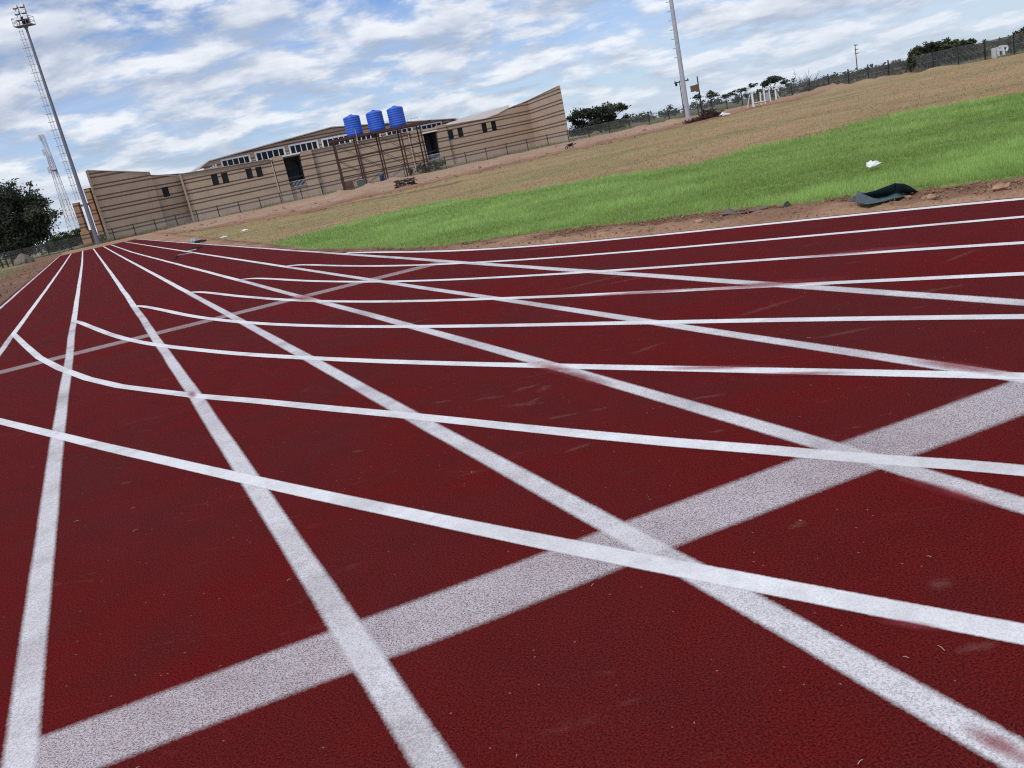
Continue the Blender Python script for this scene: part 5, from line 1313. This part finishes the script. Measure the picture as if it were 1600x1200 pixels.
def mixc(f, a, b_):
    nd = N('ShaderNodeMix', data_type='RGBA')
    for sck, v in ((nd.inputs[0], f), (nd.inputs[6], a), (nd.inputs[7], b_)):
        if isinstance(v, bpy.types.NodeSocket): Lk(v, sck)
        elif hasattr(v, '__len__'): sck.default_value = (*v, 1)
        else: sck.default_value = v
    return nd.outputs[2]
sky = N('ShaderNodeTexSky', sky_type='NISHITA', sun_disc=False); sky.sun_elevation = SUN_EL; sky.sun_rotation = SUN_AZ
sky.air_density = 1.0; sky.dust_density = 0.4; sky.ozone_density = 2.0
tc = N('ShaderNodeTexCoord'); sep = N('ShaderNodeSeparateXYZ'); Lk(tc.outputs['Generated'], sep.inputs[0])
zc_ = mth('MAXIMUM', sep.outputs[2], 0.0)
inv = mth('DIVIDE', 1.0, mth('ADD', zc_, 0.21))
cx, cy = mth('MULTIPLY', sep.outputs[0], inv), mth('MULTIPLY', sep.outputs[1], inv)
cb = N('ShaderNodeCombineXYZ'); Lk(cx, cb.inputs[0]); Lk(cy, cb.inputs[1]); base_v = cb.outputs[0]
off = N('ShaderNodeMapping'); Lk(base_v, off.inputs['Vector']); off.inputs['Scale'].default_value = (0.95, 0.95, 1.0)
bigc = wnoise(base_v, 1.0, 4, 0.5, 0.3)
puff = wnoise(base_v, 3.3, 12, 0.58, 0.2)
puff2 = wnoise(off.outputs[0], 3.3, 8, 0.56, 0.2)
fine = wnoise(base_v, 7.0, 8, 0.62, 0.4)
# streaky high layer
st = N('ShaderNodeMapping'); Lk(base_v, st.inputs['Vector']); st.inputs['Rotation'].default_value = (0, 0, R(18)); st.inputs['Scale'].default_value = (0.22, 1.0, 1)
cir = wnoise(st.outputs[0], 0.9, 8, 0.62, 0.8)
dens = mth('ADD', mth('ADD', mth('MULTIPLY', puff, 0.62), mth('MULTIPLY', bigc, 0.45)), mth('MULTIPLY', fine, 0.24))
cov = smooth(dens, 0.56, 0.70)
cirm = smooth(cir, 0.36, 0.66)
thick = smooth(dens, 0.64, 0.82)
lit = smooth(mth('SUBTRACT', puff, puff2), -0.16, 0.20)
K = 10.5                                      # sky radiance units before the strength below
def kc(r, g, b_): return (r * K, g * K, b_ * K)
blue = N('ShaderNodeMix', data_type='RGBA', blend_type='MULTIPLY'); blue.inputs[0].default_value = 1.0; Lk(sky.outputs[0], blue.inputs[6]); blue.inputs[7].default_value = (0.72, 0.90, 1.25, 1)
c1 = mixc(mth('MULTIPLY', cirm, 0.58), blue.outputs[2], kc(0.60, 0.68, 0.84))
shade = mixc(lit, kc(0.40, 0.47, 0.60), kc(0.97, 0.98, 1.0))
shade = mixc(mth('MULTIPLY', thick, 0.45), shade, kc(0.46, 0.51, 0.61))
c2 = mixc(mth('MULTIPLY', cov, 0.86), c1, shade)
# haze brightening near the horizon
hz = smooth(zc_, 0.0, 0.09, 0.45, 0.0)
c3 = mixc(hz, c2, kc(0.60, 0.70, 0.84))
bg = N('ShaderNodeBackground'); bg.inputs['Strength'].default_value = 0.10; Lk(c3, bg.inputs['Color'])
ow = N('ShaderNodeOutputWorld'); Lk(bg.outputs[0], ow.inputs['Surface'])

for o in list(bpy.data.objects):
    if '_o' in o: del o['_o']
S.view_settings.view_transform = 'Standard'; S.view_settings.look = 'None'; S.view_settings.exposure = 0; S.view_settings.gamma = 1
S.cycles.use_denoising = False; S.cycles.filter_width = 1.15; S.cycles.sample_clamp_indirect = 4.0
S.cycles.max_bounces = 6; S.cycles.transparent_max_bounces = 16
